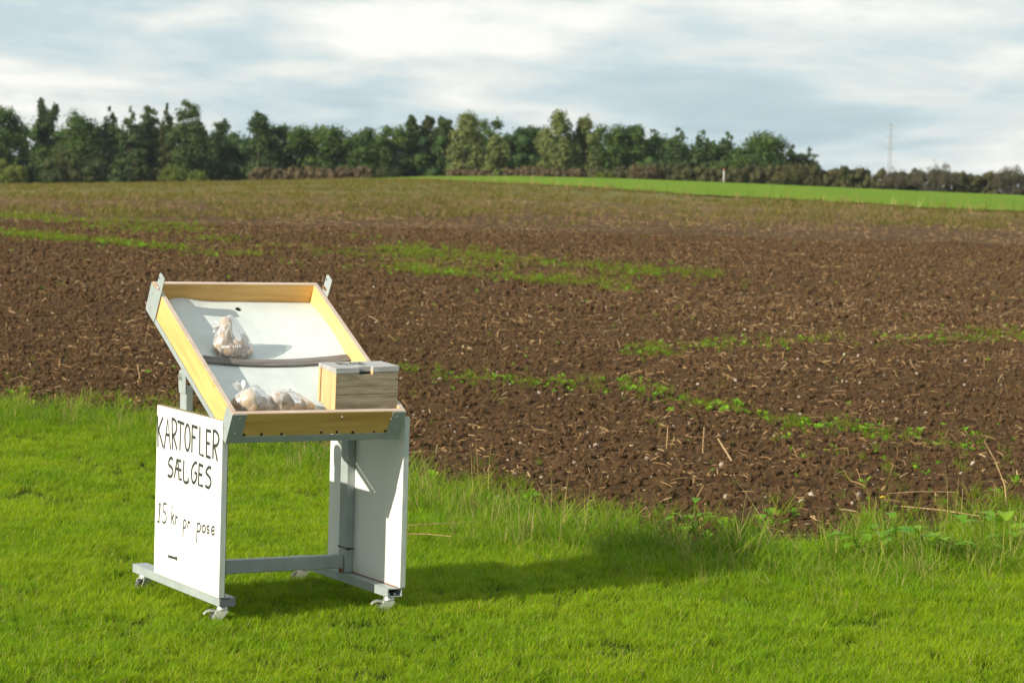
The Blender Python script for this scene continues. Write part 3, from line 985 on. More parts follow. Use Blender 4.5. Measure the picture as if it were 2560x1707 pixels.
LETT = {
    'P': [[(0, 0), (0, 1)], [(0, 1), (.8, .95), (.85, .6), (0, .5)]],
    'E': [[(.75, 0), (0, 0), (0, 1), (.75, 1)], [(0, .5), (.6, .5)]],
    'N': [[(0, 0), (0, 1), (.8, 0), (.8, 1)]],
    'G': [[(.85, .85), (.5, 1), (.1, .75), (.1, .25), (.45, 0), (.85, .2), (.85, .5), (.5, .5)]],
    'R': [[(0, 0), (0, 1)], [(0, 1), (.8, .95), (.8, .6), (0, .5)], [(.3, .5), (.85, 0)]],
    'M': [[(0, 0), (0, 1), (.45, .4), (.9, 1), (.9, 0)]],
    'A': [[(0, 0), (.42, 1), (.85, 0)], [(.2, .4), (.65, .4)]],
    '1': [[(.2, .8), (.45, 1), (.45, 0)]],
    '0': [[(.4, 0), (.1, .3), (.1, .7), (.4, 1), (.7, .7), (.7, .3), (.4, 0)]],
    ' ': [],
}
onlid = lambda a, b, l: tuple(Vector(BX(a, b, 1.0)) + Vector((0, 0, .0006 + l)))
mb = MB()
for i, ch in enumerate('PENGE'):
    for s in LETT[ch]:
        pts = [Vector(BX(.22 + .089 * i + .052 * a, .46 + .36 * b, 1.0)) for a, b in s]
        flat = [(p.x, p.y) for p in pts]
        zz = sum(p.z for p in pts) / len(pts)
        ribbon(mb, flat, .0066, lambda a, b, l, zz=zz: (a, b, BX((a + bx0[0] - .4243) / .253, (b + bx0[1] + .0395) / .15, 1.0)[2] + .0005 + l))
pts = [BX(.505, .40, 1), BX(.497, .27, 1), BX(.535, .25, 1)]
ribbon(mb, [(p[0], p[1]) for p in pts], .0040, lambda a, b, l: (a, b, BX((a + bx0[0] - .4243) / .253, (b + bx0[1] + .0395) / .15, 1.0)[2] + .0005 + l))
mb.build('lettering', M['ink'], lid)


# ================================================================== bags of potatoes
def m_potato(t):
    co = objco(t)
    n = noise(t, co, 14.0, 3, 0.5)
    oi = nd(t, 'ShaderNodeObjectInfo')
    a = mixc(t, oi.outputs['Random'], (0.34, 0.225, 0.115), (0.52, 0.39, 0.215))
    c = mixc(t, ramp(t, n, [(0.45, (0, 0, 0)), (0.75, (0.6,) * 3)]), a, (0.26, 0.16, 0.08))
    sp = ramp(t, noise(t, co, 130.0, 3, 0.6), [(0.64, (0, 0, 0)), (0.72, (0.7,) * 3)])
    return principled(t, mixc(t, sp, c, (0.10, 0.06, 0.03)), 0.75, 0, 0.3, bump(t, n, 0.25, 0.004))


def m_film(t):
    co = objco(t)
    n = noise(t, mapping(t, co, (1, 1, .45), (0.3, 0.5, 0)), 34.0, 3, 0.5, 1.4)
    b = bump(t, n, 0.45, 0.006)
    gl = nd(t, 'ShaderNodeBsdfGlossy', {'Color': (0.95, 0.97, 1, 1), 'Roughness': 0.2, 'Normal': b})
    di = nd(t, 'ShaderNodeBsdfDiffuse', {'Color': (0.80, 0.82, 0.86, 1), 'Normal': b})
    tr = nd(t, 'ShaderNodeBsdfTransparent', {'Color': (0.97, 0.97, 0.98, 1)})
    lw = nd(t, 'ShaderNodeLayerWeight', {'Blend': 0.35, 'Normal': b})
    fac = mth(t, 'ADD', mth(t, 'MULTIPLY', lw.outputs['Facing'], 0.42), ramp(t, n, [(0.48, (0.17,) * 3), (0.64, (0.52,) * 3)]), True)
    mx = nd(t, 'ShaderNodeMixShader', {0: 0.6, 1: gl.outputs[0], 2: di.outputs[0]})
    return nd(t, 'ShaderNodeMixShader', {0: fac, 1: tr.outputs[0], 2: mx.outputs[0]}).outputs[0]


def m_knot(t):
    tr = nd(t, 'ShaderNodeBsdfTransparent')
    p = principled(t, (0.85, 0.87, 0.88), 0.3)
    return nd(t, 'ShaderNodeMixShader', {0: 0.72, 1: tr.outputs[0], 2: p}).outputs[0]


M['potato'] = material('potato_skin', m_potato)
M['film'] = material('clear_bag_film', m_film)
M['knot'] = material('bunched_film', m_knot)
M['tag'] = material('white_paper_tag', lambda t: principled(t, (0.80, 0.82, 0.83), 0.6))


def potato_bag(base, label, spuds, extra, knot, tagpath, seed, print_text=False):
    root = empty('potato_bag', loc_to_world(base), A_ST)
    tag(root, label, 'potato bag', 'bags of potatoes in the tray')
    rg = random.Random(seed)
    pts = []
    for (x, y, z, a, b, c, rx, rz) in spuds:
        bm = bmesh.new()
        bmesh.ops.create_icosphere(bm, subdivisions=3, radius=1.0)
        R = Matrix.Rotation(rz, 3, 'Z') @ Matrix.Rotation(rx, 3, 'Y')
        off = Vector((rg.uniform(-9, 9), rg.uniform(-9, 9), rg.uniform(-9, 9)))
        for v in bm.verts:
            k = 1 + .16 * mnoise.noise(v.co * 1.3 + off) + .05 * mnoise.noise(v.co * 3.5 + off)
            v.co = R @ Vector((v.co.x * a * k, v.co.y * b * k, v.co.z * c * k)) + Vector((x, y, z))
        me = bpy.data.meshes.new('potato')
        bm.to_mesh(me)
        bm.free()
        me.polygons.foreach_set('use_smooth', [True] * len(me.polygons))
        me.materials.append(M['potato'])
        o = bpy.data.objects.new('potato', me)
        C.objects.link(o)
        o.parent = root
        cen = Vector((x, y, z))
        for v in list(me.vertices)[::3]:
            pts.append(v.co + (v.co - cen).normalized() * .0035)
    bm = bmesh.new()
    for p in pts + [Vector(e) for e in extra]:
        bm.verts.new(p)
    res = bmesh.ops.convex_hull(bm, input=bm.verts)
    bmesh.ops.delete(bm, geom=[v for v in bm.verts if not v.link_faces], context='VERTS')
    bmesh.ops.triangulate(bm, faces=bm.faces)
    for _ in range(2):
        long_e = [e for e in bm.edges if e.calc_length() > .012]
        bmesh.ops.subdivide_edges(bm, edges=long_e, cuts=1)
        bmesh.ops.triangulate(bm, faces=bm.faces)
    tops = set()
    for _ in range(2):
        bmesh.ops.smooth_vert(bm, verts=bm.verts, factor=.35, use_axis_x=True, use_axis_y=True, use_axis_z=True)
    bm.normal_update()
    off = Vector((seed * 3.1, 1.7, seed))
    for v in bm.verts:
        w = abs(mnoise.noise(Vector((v.co.x * 60, v.co.y * 60, v.co.z * 24)) + off))
        v.co += v.normal * (.0035 - .007 * w)
    me = bpy.data.meshes.new('bag_film')
    bm.to_mesh(me)
    tree = BVHTree.FromBMesh(bm)
    bm.free()
    me.polygons.foreach_set('use_smooth', [True] * len(me.polygons))
    me.materials.append(M['film'])
    film = bpy.data.objects.new('bag_film', me)
    C.objects.link(film)
    film.parent = root
    # bunched neck: crumpled fan of film
    kx, ky, kz, dx, dz, ln = knot
    mb = MB()
    for i in range(11):
        a = rg.uniform(-.75, .75)
        d = Vector((dx * math.cos(a) - dz * math.sin(a), rg.uniform(-.4, .4), dx * math.sin(a) + dz * math.cos(a))).normalized()
        p0 = Vector((kx, ky, kz))
        l = ln * rg.uniform(.55, 1)
        sd = d.cross(Vector((rg.uniform(-1, 1), rg.uniform(-1, 1), rg.uniform(-1, 1)))).normalized()
        w = ln * rg.uniform(.10, .26)
        mb.add([p0 - sd * w * .25, p0 + sd * w * .25, p0 + d * l * .6 + sd * w, p0 + d * l * .6 - sd * w * .8, p0 + d * l + sd * w * .3, p0 + d * l * .95 - sd * w * .9],
               [(0, 1, 2, 3), (3, 2, 4, 5)])
    mb.build('bunched_neck', M['knot'], film)
    view = Vector((-.40, -.91, .07)).normalized()     # outward, towards the lane

    def on_film(p, lift=.0012):
        h = tree.ray_cast(Vector(p) + view * .3, -view)
        return (h[0] + view * lift) if h[0] is not None else Vector(p)
    if tagpath:
        mb = MB()
        rows = []
        for (x, z, w) in tagpath:
            l, r = on_film((x - w, 0, z), .003), on_film((x + w, 0, z), .003)
            rows.append((l, r))
        v = [p for lr in rows for p in lr]
        mb.add(v, [(2 * i, 2 * i + 1, 2 * i + 3, 2 * i + 2) for i in range(len(rows) - 1)])
        mb.build('paper_tag', M['tag'], film, smooth=True)
    if print_text:
        mb = MB()
        x = -.034
        for ch in 'REMA 1000':
            for s in LETT[ch]:
                pts = [on_film((x + .0072 * a, 0, .040 + .0095 * b + .03 * x), .0008) for a, b in s]
                side = view.cross(Vector((0, 0, 1)))
                for i in range(len(pts) - 1):
                    d = (pts[i + 1] - pts[i])
                    if d.length < 1e-5 or d.length > .03:
                        continue
                    nv = d.normalized().cross(view).normalized() * .0008
                    mb.add([pts[i] - nv, pts[i] + nv, pts[i + 1] + nv, pts[i + 1] - nv], [(0, 1, 2, 3)])
            x += .0088
        mb.build('white_print', M['tag'], film)
    return root


potato_bag((.205, .43, ZB + .828), 'upright clear bag of potatoes resting on the grey slat high in the tray',
           [(-.014, .006, .106, .033, .030, .050, .12, 0), (-.030, -.002, .046, .040, .034, .038, .3, .5), (.036, .004, .058, .042, .034, .034, -.5, .2),
            (.004, -.016, .032, .046, .032, .028, .1, .3), (.010, .030, .050, .046, .034, .042, 0, .6), (.056, .0, .026, .032, .030, .024, 0, .2)],
           [(-.02, .0, .160), (.012, .0, .164), (-.062, -.02, .004), (.092, -.01, .018), (.094, -.005, .036), (-.06, .03, .01), (.03, -.05, .004)],
           (-.045, -.002, .122, -1, .05, .036), [(.006, .158, .005), (.012, .130, .007), (.018, .105, .011), (.026, .088, .014), (.033, .074, .012), (.036, .066, .006)], 3, True)
potato_bag((.135, .045, ZB + .655), 'clear bag of potatoes with bunched neck in the lower left corner of the tray',
           [(-.012, -.012, .052, .044, .036, .036, .3, .3), (-.04, .012, .036, .034, .034, .030, .1, .7), (.034, .0, .036, .036, .032, .030, -.2, .2),
            (.0, .028, .058, .038, .034, .034, 0, .4), (.058, .008, .026, .030, .030, .026, 0, 0), (-.004, -.02, .024, .036, .03, .026, .2, .9)],
           [(-.01, .0, .104), (.018, .01, .110), (-.07, .01, .01), (.085, .0, .012), (-.045, .0, .085)],
           (-.052, .0, .088, -.25, 1, .045), None, 7)
potato_bag((.287, .045, ZB + .655), 'clear bag of potatoes lying by the front board between bagged potatoes and money box',
           [(-.048, -.006, .058, .036, .032, .026, .1, .2), (-.016, .006, .036, .038, .032, .030, .1, .3), (-.052, .01, .026, .034, .032, .028, 0, .6),
            (.024, -.006, .030, .036, .030, .028, .2, .1), (.058, .004, .022, .034, .030, .022, 0, .4), (.0, .03, .05, .036, .03, .03, 0, .7)],
           [(-.02, .0, .090), (.015, .0, .080), (.105, .0, .012), (-.085, .0, .02), (.06, .01, .048)],
           (-.012, .0, .088, .5, .8, .016), [(-.008, .078, .008), (.004, .070, .011), (.014, .060, .014), (.024, .050, .015), (.026, .040, .013)], 12)


# ================================================================== wood, hedges and shrubs beyond the field
def leaf_cloud(blobs, n, size, rng, core=.45):
    """leaf clumps spread over and inside a set of ellipsoid boughs; returns verts, faces, tone"""
    B = np.array(blobs, float)                     # cx cy cz rx ry rz
    wt_ = (B[:, 3] * B[:, 5] + B[:, 4] * B[:, 5])
    pick = rng.choice(len(B), n, p=wt_ / wt_.sum())
    d = rng.normal(size=(n, 3))
    d /= np.linalg.norm(d, axis=1)[:, None]
    rad = np.abs(rng.normal(.86, .24, n))
    c = B[pick, :3] + d * B[pick, 3:] * rad[:, None]
    nrm = d + rng.normal(size=(n, 3)) * .6
    nrm /= np.linalg.norm(nrm, axis=1)[:, None]
    a = np.cross(nrm, rng.normal(size=(n, 3)))
    a /= np.linalg.norm(a, axis=1)[:, None]
    b = np.cross(nrm, a)
    s = size * rng.uniform(.6, 1.35, n)
    a *= s[:, None]
    b *= (s * rng.uniform(.5, .9, n))[:, None]
    bend = nrm * (s * .25)[:, None]
    V = np.stack([c - a - bend, c - b * .9, c + a - bend, c + b], 1).reshape(-1, 3)
    i = np.arange(n)[:, None] * 4
    F = np.concatenate([i + np.array([[0, 1, 2]]), i + np.array([[0, 2, 3]])])
    blob_tone = rng.random(len(B))
    tone = np.clip(.55 * blob_tone[pick] + .45 * rng.random(n), 0, 1)
    tone = np.repeat(tone, 4)
    # inner boughs close the crown
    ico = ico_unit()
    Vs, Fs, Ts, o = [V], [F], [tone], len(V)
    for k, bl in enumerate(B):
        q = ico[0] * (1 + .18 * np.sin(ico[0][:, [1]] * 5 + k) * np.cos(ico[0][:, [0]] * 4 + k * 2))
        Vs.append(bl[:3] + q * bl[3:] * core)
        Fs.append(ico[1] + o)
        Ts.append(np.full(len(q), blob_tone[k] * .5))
        o += len(q)
    return np.concatenate(Vs), np.concatenate(Fs), np.concatenate(Ts)


_ico = None


def ico_unit():
    global _ico
    if _ico is None:
        bm = bmesh.new()
        bmesh.ops.create_icosphere(bm, subdivisions=2, radius=1)
        _ico = (np.array([v.co[:] for v in bm.verts]), np.array([[v.index for v in f.verts] for f in bm.faces]))
        bm.free()
    return _ico


def crown_blobs(kind, h, r, rng):
    """bough ellipsoids for a plant of height h and half-width r, base at the origin"""
    out = []
    if kind == 'broad':
        for i in range(26):
            z = h * (.16 + .80 * rng.random())
            env = r * math.sqrt(max(.05, 1 - ((z / h - .48) / .58) ** 2))
            a = rng.uniform(0, 2 * math.pi)
            k = env * math.sqrt(rng.random())
            s = r * rng.uniform(.26, .42)
            out.append((math.cos(a) * k, math.sin(a) * k, min(z, h - s * .75), s, s, s * rng.uniform(.75, 1.0)))
    elif kind == 'conifer':
        lay = 15
        ph = rng.uniform(0, 6.28)
        for i in range(lay):
            f = i / (lay - 1)
            z = h * (.06 + .90 * f)
            env = 1.6 * r * (.15 + .95 * (1 - f) ** .65) * rng.uniform(.7, 1.25)
            for k in range(5 if f < .6 else (3 if f < .9 else 1)):
                a = ph + rng.uniform(0, 2 * math.pi)
                s = max(.17 * r, env * .42)
                out.append((math.cos(a) * env * .55, math.sin(a) * env * .55, z - env * .1, s, s, h * .052))
        out.append((rng.uniform(-.1, .1) * r, 0, h * .965, r * .13, r * .13, h * .045))
    elif kind == 'pine':            # open, irregular top
        for i in range(34):
            f = rng.random() ** .85
            z = h * (.12 + .80 * f)
            env = r * (1.08 - .72 * f ** 1.3)
            a = rng.uniform(0, 2 * math.pi)
            k = env * rng.uniform(.0, .85)
            s = r * rng.uniform(.24, .42) * (1.15 - .5 * f)
            out.append((math.cos(a) * k, math.sin(a) * k, z, s * 1.1, s * 1.1, s * .85))
        for q in range(4):
            out.append((r * rng.uniform(-.2, .2), 0, h * (.80 + .05 * q), r * (.42 - .075 * q), r * (.42 - .075 * q), h * .045))
    elif kind == 'fork':
        for i in range(14):
            f = rng.random()
            a = rng.uniform(0, 2 * math.pi)
            out.append((math.cos(a) * r * .5 * (1 - f * .5), math.sin(a) * r * .5, h * (.15 + .65 * f), r * .4, r * .4, r * .4))
        for sx, zz, q in ((-.42, .95, .20), (-.40, .90, .27), (-.3, .84, .34), (.50, .89, .22), (.45, .84, .30), (.3, .78, .4), (-.1, .76, .45), (0, .70, .5)):
            out.append((sx * r, 0, h * zz, r * q, r * q, h * .05))
    elif kind == 'column':
        for i in range(24):
            f = i / 23
            z = h * (.05 + .91 * f)
            env = r * (.75 + .45 * math.sin(math.pi * min(1, f * 1.05 + .1))) * (1 - max(0, f - .75) * 2.4) * .62
            a = rng.uniform(0, 2 * math.pi)
            s = r * rng.uniform(.26, .42)
            out.append((math.cos(a) * env, math.sin(a) * env, min(z, h - s), s, s, s * 1.25))
    elif kind == 'shrub':
        for i in range(18):
            a = rng.uniform(0, 2 * math.pi)
            k = r * .78 * math.sqrt(rng.random())
            zt = h * math.sqrt(max(.1, 1 - (k / r) ** 2))
            s = min(r, h) * rng.uniform(.22, .36)
            out.append((math.cos(a) * k, math.sin(a) * k * .8, max(s * .5, (zt - s) * rng.uniform(.25, 1.0)), s, s, s))
    return out


def trunk_mesh(h, r, seed, lean=0.0):
    rg = random.Random(seed)
    m = MB()
    pts = [(0, 0, -.25), (lean * .2, 0, h * .3), (lean * .5, 0, h * .5), (lean, 0, h * .72)]
    m.tube(pts, [r, r * .75, r * .45, r * .12], 7)
    for i in range(7):
        z = h * rg.uniform(.2, .6)
        a = rg.uniform(0, 6.28)
        l = h * rg.uniform(.06, .14)
        p = (lean * z / h, 0, z)
        m.tube([p, (p[0] + math.cos(a) * l, math.sin(a) * l, z + l * .6)], [r * .35, r * .1], 5)
    return m


def tree(name, label, cat, x, y, top, half, kind, fol, seed, group=None, n=None, leaf=None, trunk=True):
    z0 = float(H(x, y)) - .05
    h = top - z0
    rng = np.random.default_rng(seed)
    o = empty(name, (x, y, z0), 0)
    tag(o, label, cat, group)
    bl = crown_blobs(kind, h, half, rng)
    n = n or int(2200 + 3200 * min(1.6, h * half / 20))
    V, F, t = leaf_cloud(bl, n, leaf or (.15 if kind != 'shrub' else .12), rng)
    V[:, 2] = np.maximum(V[:, 2], .02)
    np_mesh('crown' if cat == 'tree' else 'foliage', V, F, M['fol_' + fol], smooth=False, parent=o, attrs={'tone': t})
    if trunk:
        trunk_mesh(h, max(.05, h * .016), seed).build('trunk' if cat == 'tree' else 'stem', M['bark'], o)
    return o


TREES = [
    ('oak_tree', 'dark broad tree cut by the left edge of the photo', -59.7, 300, 8.2, 3.0, 'broad', 'oak'),
    ('fork_topped_pine', 'pine with forked top rising alone above the far left of the wood', -55.1, 305, 9.7, 1.8, 'fork', 'pine'),
    ('oak_tree', 'broad dark tree just right of the forked pine, behind the big olive bush', -51.6, 300, 7.9, 3.3, 'broad', 'oak'),
    ('spruce_tree', 'thin pointed spruce, first spire right of the dip in the left skyline', -47.3, 302, 8.9, 1.2, 'conifer', 'pine'),
    ('larch_tree', 'second thin conifer right of the dip in the left skyline', -44.7, 300, 8.8, 1.5, 'conifer', 'pine'),
    ('larch_tree', 'third conifer from the dip, left of the bare-topped larch', -42.9, 303, 9.2, 2.2, 'pine', 'pine'),
    ('larch_tree', 'sparse bare-topped larch directly left of the tallest pine', -40.6, 301, 9.3, 1.2, 'conifer', 'olive'),
    ('tall_pine', 'tallest bushy pine of the wood, left of the deep gap in the skyline', -37.6, 298, 9.9, 2.9, 'pine', 'pine'),
    ('pine_tree', 'small stepped pine at the left rim of the deep skyline gap', -34.6, 304, 7.9, 2.2, 'pine', 'pine'),
    ('flag_topped_pine', 'pine with flag-like tip at the right rim of the deep skyline gap', -29.5, 297, 8.8, 2.6, 'pine', 'pine'),
    ('oak_tree', 'round dark tree right beside the flag-topped pine', -26.6, 300, 7.1, 2.7, 'broad', 'oak'),
    ('oak_tree', 'round dark tree above the middle of the left reddish hedge', -22.6, 301, 7.3, 3.0, 'broad', 'oak'),
    ('oak_tree', 'round dark tree above the right end of the left reddish hedge', -18.2, 300, 7.35, 2.8, 'broad', 'oak'),
    ('oak_tree', 'round dark tree behind the lone olive bush at mid field', -14.4, 303, 7.45, 2.5, 'broad', 'oak'),
    ('pine_tree', 'wispy pine top, left one of three left of the pale willow', -12.5, 304, 9.0, 1.9, 'pine', 'pine'),
    ('pine_tree', 'wispy pine top, middle one of three left of the pale willow', -10.6, 305, 9.1, 1.9, 'pine', 'olive'),
    ('pine_tree', 'wispy pine top touching the left side of the pale willow', -8.7, 304, 9.0, 1.9, 'pine', 'pine'),
    ('willow_tree', 'pale grey-green willow reaching down to the crest, left of the dark hollow', -6.0, 292, 9.0, 2.2, 'column', 'pale'),
    ('oak_tree', 'dark rounded tree between the pale willow and the dark hollow', -3.2, 303, 8.7, 2.3, 'broad', 'oak'),
    ('young_willow', 'smaller pale young tree in front of the wood, left of the dark hollow', -2.3, 288, 6.6, 1.4, 'column', 'pale'),
    ('oak_tree', 'dark tree above the black hollow in the middle of the wood', .9, 305, 8.2, 2.2, 'broad', 'oak'),
    ('poplar_tree', 'tall pale yellow-green tree standing out in front of the wood at centre', 4.3, 290, 9.4, 2.3, 'column', 'pale'),
    ('poplar_tree', 'pointed pale poplar directly right of the tall yellow-green tree', 7.5, 291, 9.0, 1.8, 'column', 'pale'),
    ('oak_tree', 'dark rounded tree directly right of the pointed pale poplar', 10.9, 302, 8.4, 2.3, 'broad', 'oak'),
    ('oak_tree', 'second rounded tree right of the pointed pale poplar', 13.4, 303, 8.6, 2.0, 'broad', 'oak'),
    ('spruce_tree', 'leftmost of the four spruces on the right half of the wood', 15.7, 304, 8.2, 1.6, 'conifer', 'pine'),
    ('spruce_tree', 'second of the four spruces on the right half of the wood', 18.5, 302, 8.4, 1.9, 'conifer', 'pine'),
    ('spruce_tree', 'third of the four spruces on the right half of the wood', 21.3, 302, 8.2, 1.7, 'conifer', 'pine'),
    ('spruce_tree', 'slim spruce touching the round light oak, last of four', 24.3, 303, 8.1, 1.3, 'conifer', 'pine'),
    ('round_oak', 'large round lighter oak near the right end of the wood', 27.7, 298, 7.9, 3.1, 'broad', 'oak'),
    ('spruce_tree', 'small dark spruce right of the round oak at the end of the wood', 31.9, 303, 6.8, 1.4, 'conifer', 'pine'),
    ('spruce_tree', 'low dark spruce, the last tree at the right end of the wood', 33.6, 302, 6.5, 1.5, 'conifer', 'pine'),
]
for i, (nm, lb, x, y, top, half, kind, fol) in enumerate(TREES):
    tree(nm, lb, 'tree', x, y, top, half, kind, fol, 100 + i, 'trees of the wood behind the field')
SHRUBS = [
    ('leafy_bush', 'light green rounded bush at the left edge of the field', -55.4, 285, 2.9, 2.2, 'shrub', 'yellow'),
    ('olive_bush', 'very large dark olive bush at the left end of the wood edge', -48.2, 283, 4.6, 4.5, 'shrub', 'olive'),
    ('leafy_bush', 'upright green bush right of the large olive bush', -41.3, 285, 3.3, 1.5, 'shrub', 'olive'),
    ('leafy_bush', 'low yellow-green bush under the tallest pine', -37.7, 284, 2.5, 2.1, 'shrub', 'yellow'),
    ('leafy_bush', 'small bright bush just left of the deep dark gap in the wood', -34.4, 283, 2.0, 1.4, 'shrub', 'yellow'),
    ('lone_bush', 'lone olive bush between the reddish hedge and the crest', -14.1, 285, 3.3, 1.7, 'shrub', 'olive'),
    ('leafy_bush', 'small bright green bush below the pointed poplar on the crest', 9.5, 284, 3.0, 1.1, 'shrub', 'yellow'),
    ('hedge_bush', 'brownish green bush mound below the end of the wood', 30.8, 285, 4.7, 3.4, 'shrub', 'hedge'),
    ('hedge_bush', 'low brown bush right of the small bright bush on the crest', 13.8, 285, 3.9, 2.4, 'shrub', 'brown'),
    ('pale_bush', 'pale upright bush alone on the hedge right of the wood', 35.6, 286, 4.7, 1.2, 'shrub', 'pale'),
]
for i, (nm, lb, x, y, top, half, kind, fol) in enumerate(SHRUBS):
    tree(nm, lb, 'bush', x, y, top, half, kind, fol, 300 + i, 'bushes along the wood edge', n=3600)


def bare_shrub(label, x, y, top, half, seed):
    z0 = float(H(x, y)) - .05
    h = top - z0
    rg = random.Random(seed)
    o = tag(empty('bare_bush', (x, y, z0)), label, 'bush', 'bare bushes in the right hedge')
    m = MB()
    tips = []
    for i in range(60):
        a = rg.uniform(0, 6.283)
        k = math.sqrt(rg.random()) * half
        zt = h * (math.sqrt(max(.12, 1 - (k / half * .92) ** 2))) * rg.uniform(.75, 1.0)
        p0 = (math.cos(a) * k * .25, math.sin(a) * k * .25, -.1)
        p1 = (math.cos(a) * k * .6 + rg.uniform(-.1, .1), math.sin(a) * k * .6, zt * .55)
        p2 = (math.cos(a) * k, math.sin(a) * k, zt)
        m.tube([p0, p1, p2], [.035, .022, .008], 4)
        for j in range(5):
            f = rg.uniform(.35, 1)
            q = [p1[c] + (p2[c] - p1[c]) * f for c in range(3)]
            e = (q[0] + rg.uniform(-.35, .35), q[1] + rg.uniform(-.35, .35), min(h, q[2] + rg.uniform(.05, .4)))
            m.tube([q, e], [.013, .005], 3)
            tips.append(e)
    m.build('branches', M['twig'], o)
    rng = np.random.default_rng(seed)
    bl = [(t[0], t[1], t[2] * rg.uniform(.55, 1), .26, .26, .24) for t in tips]
    V, F, t = leaf_cloud(bl, 6500, .06, rng, core=.05)
    np_mesh('foliage', V, F, M['fol_bare'], smooth=False, parent=o, attrs={'tone': t})
    return o


bare_shrub('large half-bare bush standing above the right hedge', 45.2, 283, 5.5, 3.2, 1)
bare_shrub('half-bare bush above the hedge at the right edge of the photo', 53.8, 284, 5.3, 2.3, 2)
bare_shrub('low bare bush beside the power pylon', 41.2, 284, 4.3, 1.4, 3)


def hedge(name, label, x0, x1, y, tops, fol, seed, n):
    rng = np.random.default_rng(seed)
    z0 = float(H((x0 + x1) / 2, y))
    o = tag(empty(name, ((x0 + x1) / 2, y, z0)), label, 'hedge')
    bl = []
    k = int((x1 - x0) / .35)
    for i in range(k):
        x = x0 + (x1 - x0) * (i + .5) / k
        g = float(H(x, y))
        tz = float(np.interp(x, [t[0] for t in tops], [t[1] for t in tops])) + rng.uniform(-.28, .18)
        hh = max(.5, tz - g)
        for f in (.12, .35, .58, .82):
            s = .46 * rng.uniform(.75, 1.25)
            bl.append((x - (x0 + x1) / 2 + rng.uniform(-.3, .3), rng.uniform(-.7, .7), g - z0 + max(.2, hh * f * rng.uniform(.85, 1.15) - s * .2), s, s, s * rng.uniform(.8, 1.3)))
    V, F, t = leaf_cloud(bl, n, .11, rng, core=.8)
    np_mesh('foliage', V, F, M['fol_' + fol], smooth=False, parent=o, attrs={'tone': t})


hedge('long_hedge', 'long olive-brown hedge along the top of the green crop, right half', 8.2, 74, 286,
      [(8.2, 3.0), (14, 4.0), (18, 3.9), (22.6, 3.6), (27, 4.1), (31, 4.7), (34, 4.3), (40, 3.95), (44, 4.3), (50, 4.15), (56, 4.3), (74, 4.2)], 'hedge', 51, 42000)
hedge('reddish_hedge', 'low reddish-brown hedge left of the lone olive bush', -28.9, -16.0, 286,
      [(-28.9, 2.2), (-25, 2.35), (-21, 2.35), (-16, 2.6)], 'brown', 52, 11000)
hedge('crest_hedge', 'low brown scrub behind the crest below the pale trees', -7.5, 7.5, 288,
      [(-7.5, 2.5), (-2, 2.9), (2, 3.1), (7.5, 3.0)], 'brown', 53, 9000)

# the rest of the wood behind reads as one mass
rng = np.random.default_rng(9)
wb = []
sky_x = [-95, -60, -52, -47, -36, -33.5, -31.5, -27, -14, -8, 0, 4, 14, 24, 30, 33.5, 35]
sky_z = [8.4, 8.0, 7.7, 7.4, 8.2, 7.0, 6.3, 7.3, 7.5, 8.1, 8.1, 8.2, 8.3, 7.7, 7.2, 5.8, 4.2]
for i in range(1300):
    x = rng.uniform(-95, 34.5)
    y = rng.uniform(303, 332)
    tz = np.interp(x, sky_x, sky_z) * rng.uniform(.84, 1.02)
    g = float(H(x, y))
    s = rng.uniform(.8, 1.5)
    wb.append((x, y, g + (tz - g - s * .8) * rng.random() ** .75, s, s, s))
for i in range(260):
    x = rng.uniform(-62, 33)
    s = rng.uniform(.6, 1.1)
    wb.append((x, rng.uniform(300, 306), float(H(x, 303)) + rng.uniform(.2, 2.6), s, s, s))
for i in range(150):
    x = -63 + 97 * i / 149
    wb.append((x, rng.uniform(308, 320), float(H(x, 312)) + rng.uniform(.6, 1.8), 1.1, 1.1, 1.5))
V, F, t = leaf_cloud(wb, 90000, .19, rng, core=.6)
tag(np_mesh('wood', V, F, M['fol_oak'], smooth=False, attrs={'tone': t * .8}), 'dark mass of woodland behind the front trees', 'wood', None, 'stuff')

# power pylon
pyx, pyy = 128.4, 900
pyl = tag(empty('power_pylon', (pyx, pyy, -3.0)), 'slender grey power pylon far behind the right hedge', 'pylon')
M['galv'] = material('galvanised_steel', lambda t: principled(t, (0.30, 0.31, 0.32), 0.6, 0.2))
m = MB()
HT = 28.7
hw = lambda z: .75 - .50 * z / HT
for sx in (-1, 1):
    for sy in (-1, 1):
        m.tube([(sx * hw(0), sy * hw(0), 0), (sx * hw(HT), sy * hw(HT), HT)], [.10, .07], 5)
nz = 20
for k in range(nz):
    za, zb = HT * k / nz, HT * (k + 1) / nz
    for (ax, ay, bx_, by_) in ((-1, -1, 1, -1), (1, -1, 1, 1), (1, 1, -1, 1), (-1, 1, -1, -1)):
        if k % 2:
            ax, ay, bx_, by_ = bx_, by_, ax, ay
        m.tube([(ax * hw(za), ay * hw(za), za), (bx_ * hw(zb), by_ * hw(zb), zb)], .05, 4)
m.build('mast', M['galv'], pyl)
for z, w in ((27.9, 1.3), (23.9, 2.1), (19.7, 1.4)):
    a = MB()
    for s in (-1, 1):
        a.tube([(0, -.2, z + .35), (s * w, 0, z), (0, .2, z - .05)], .05, 4)
    arm = a.build('crossarm', M['galv'], pyl)
    for s in (-1, 1):
        MB().cyl((s * w, 0, z), (s * w, 0, z - .9), .09, n=6).build('insulator', M['galv'], arm)

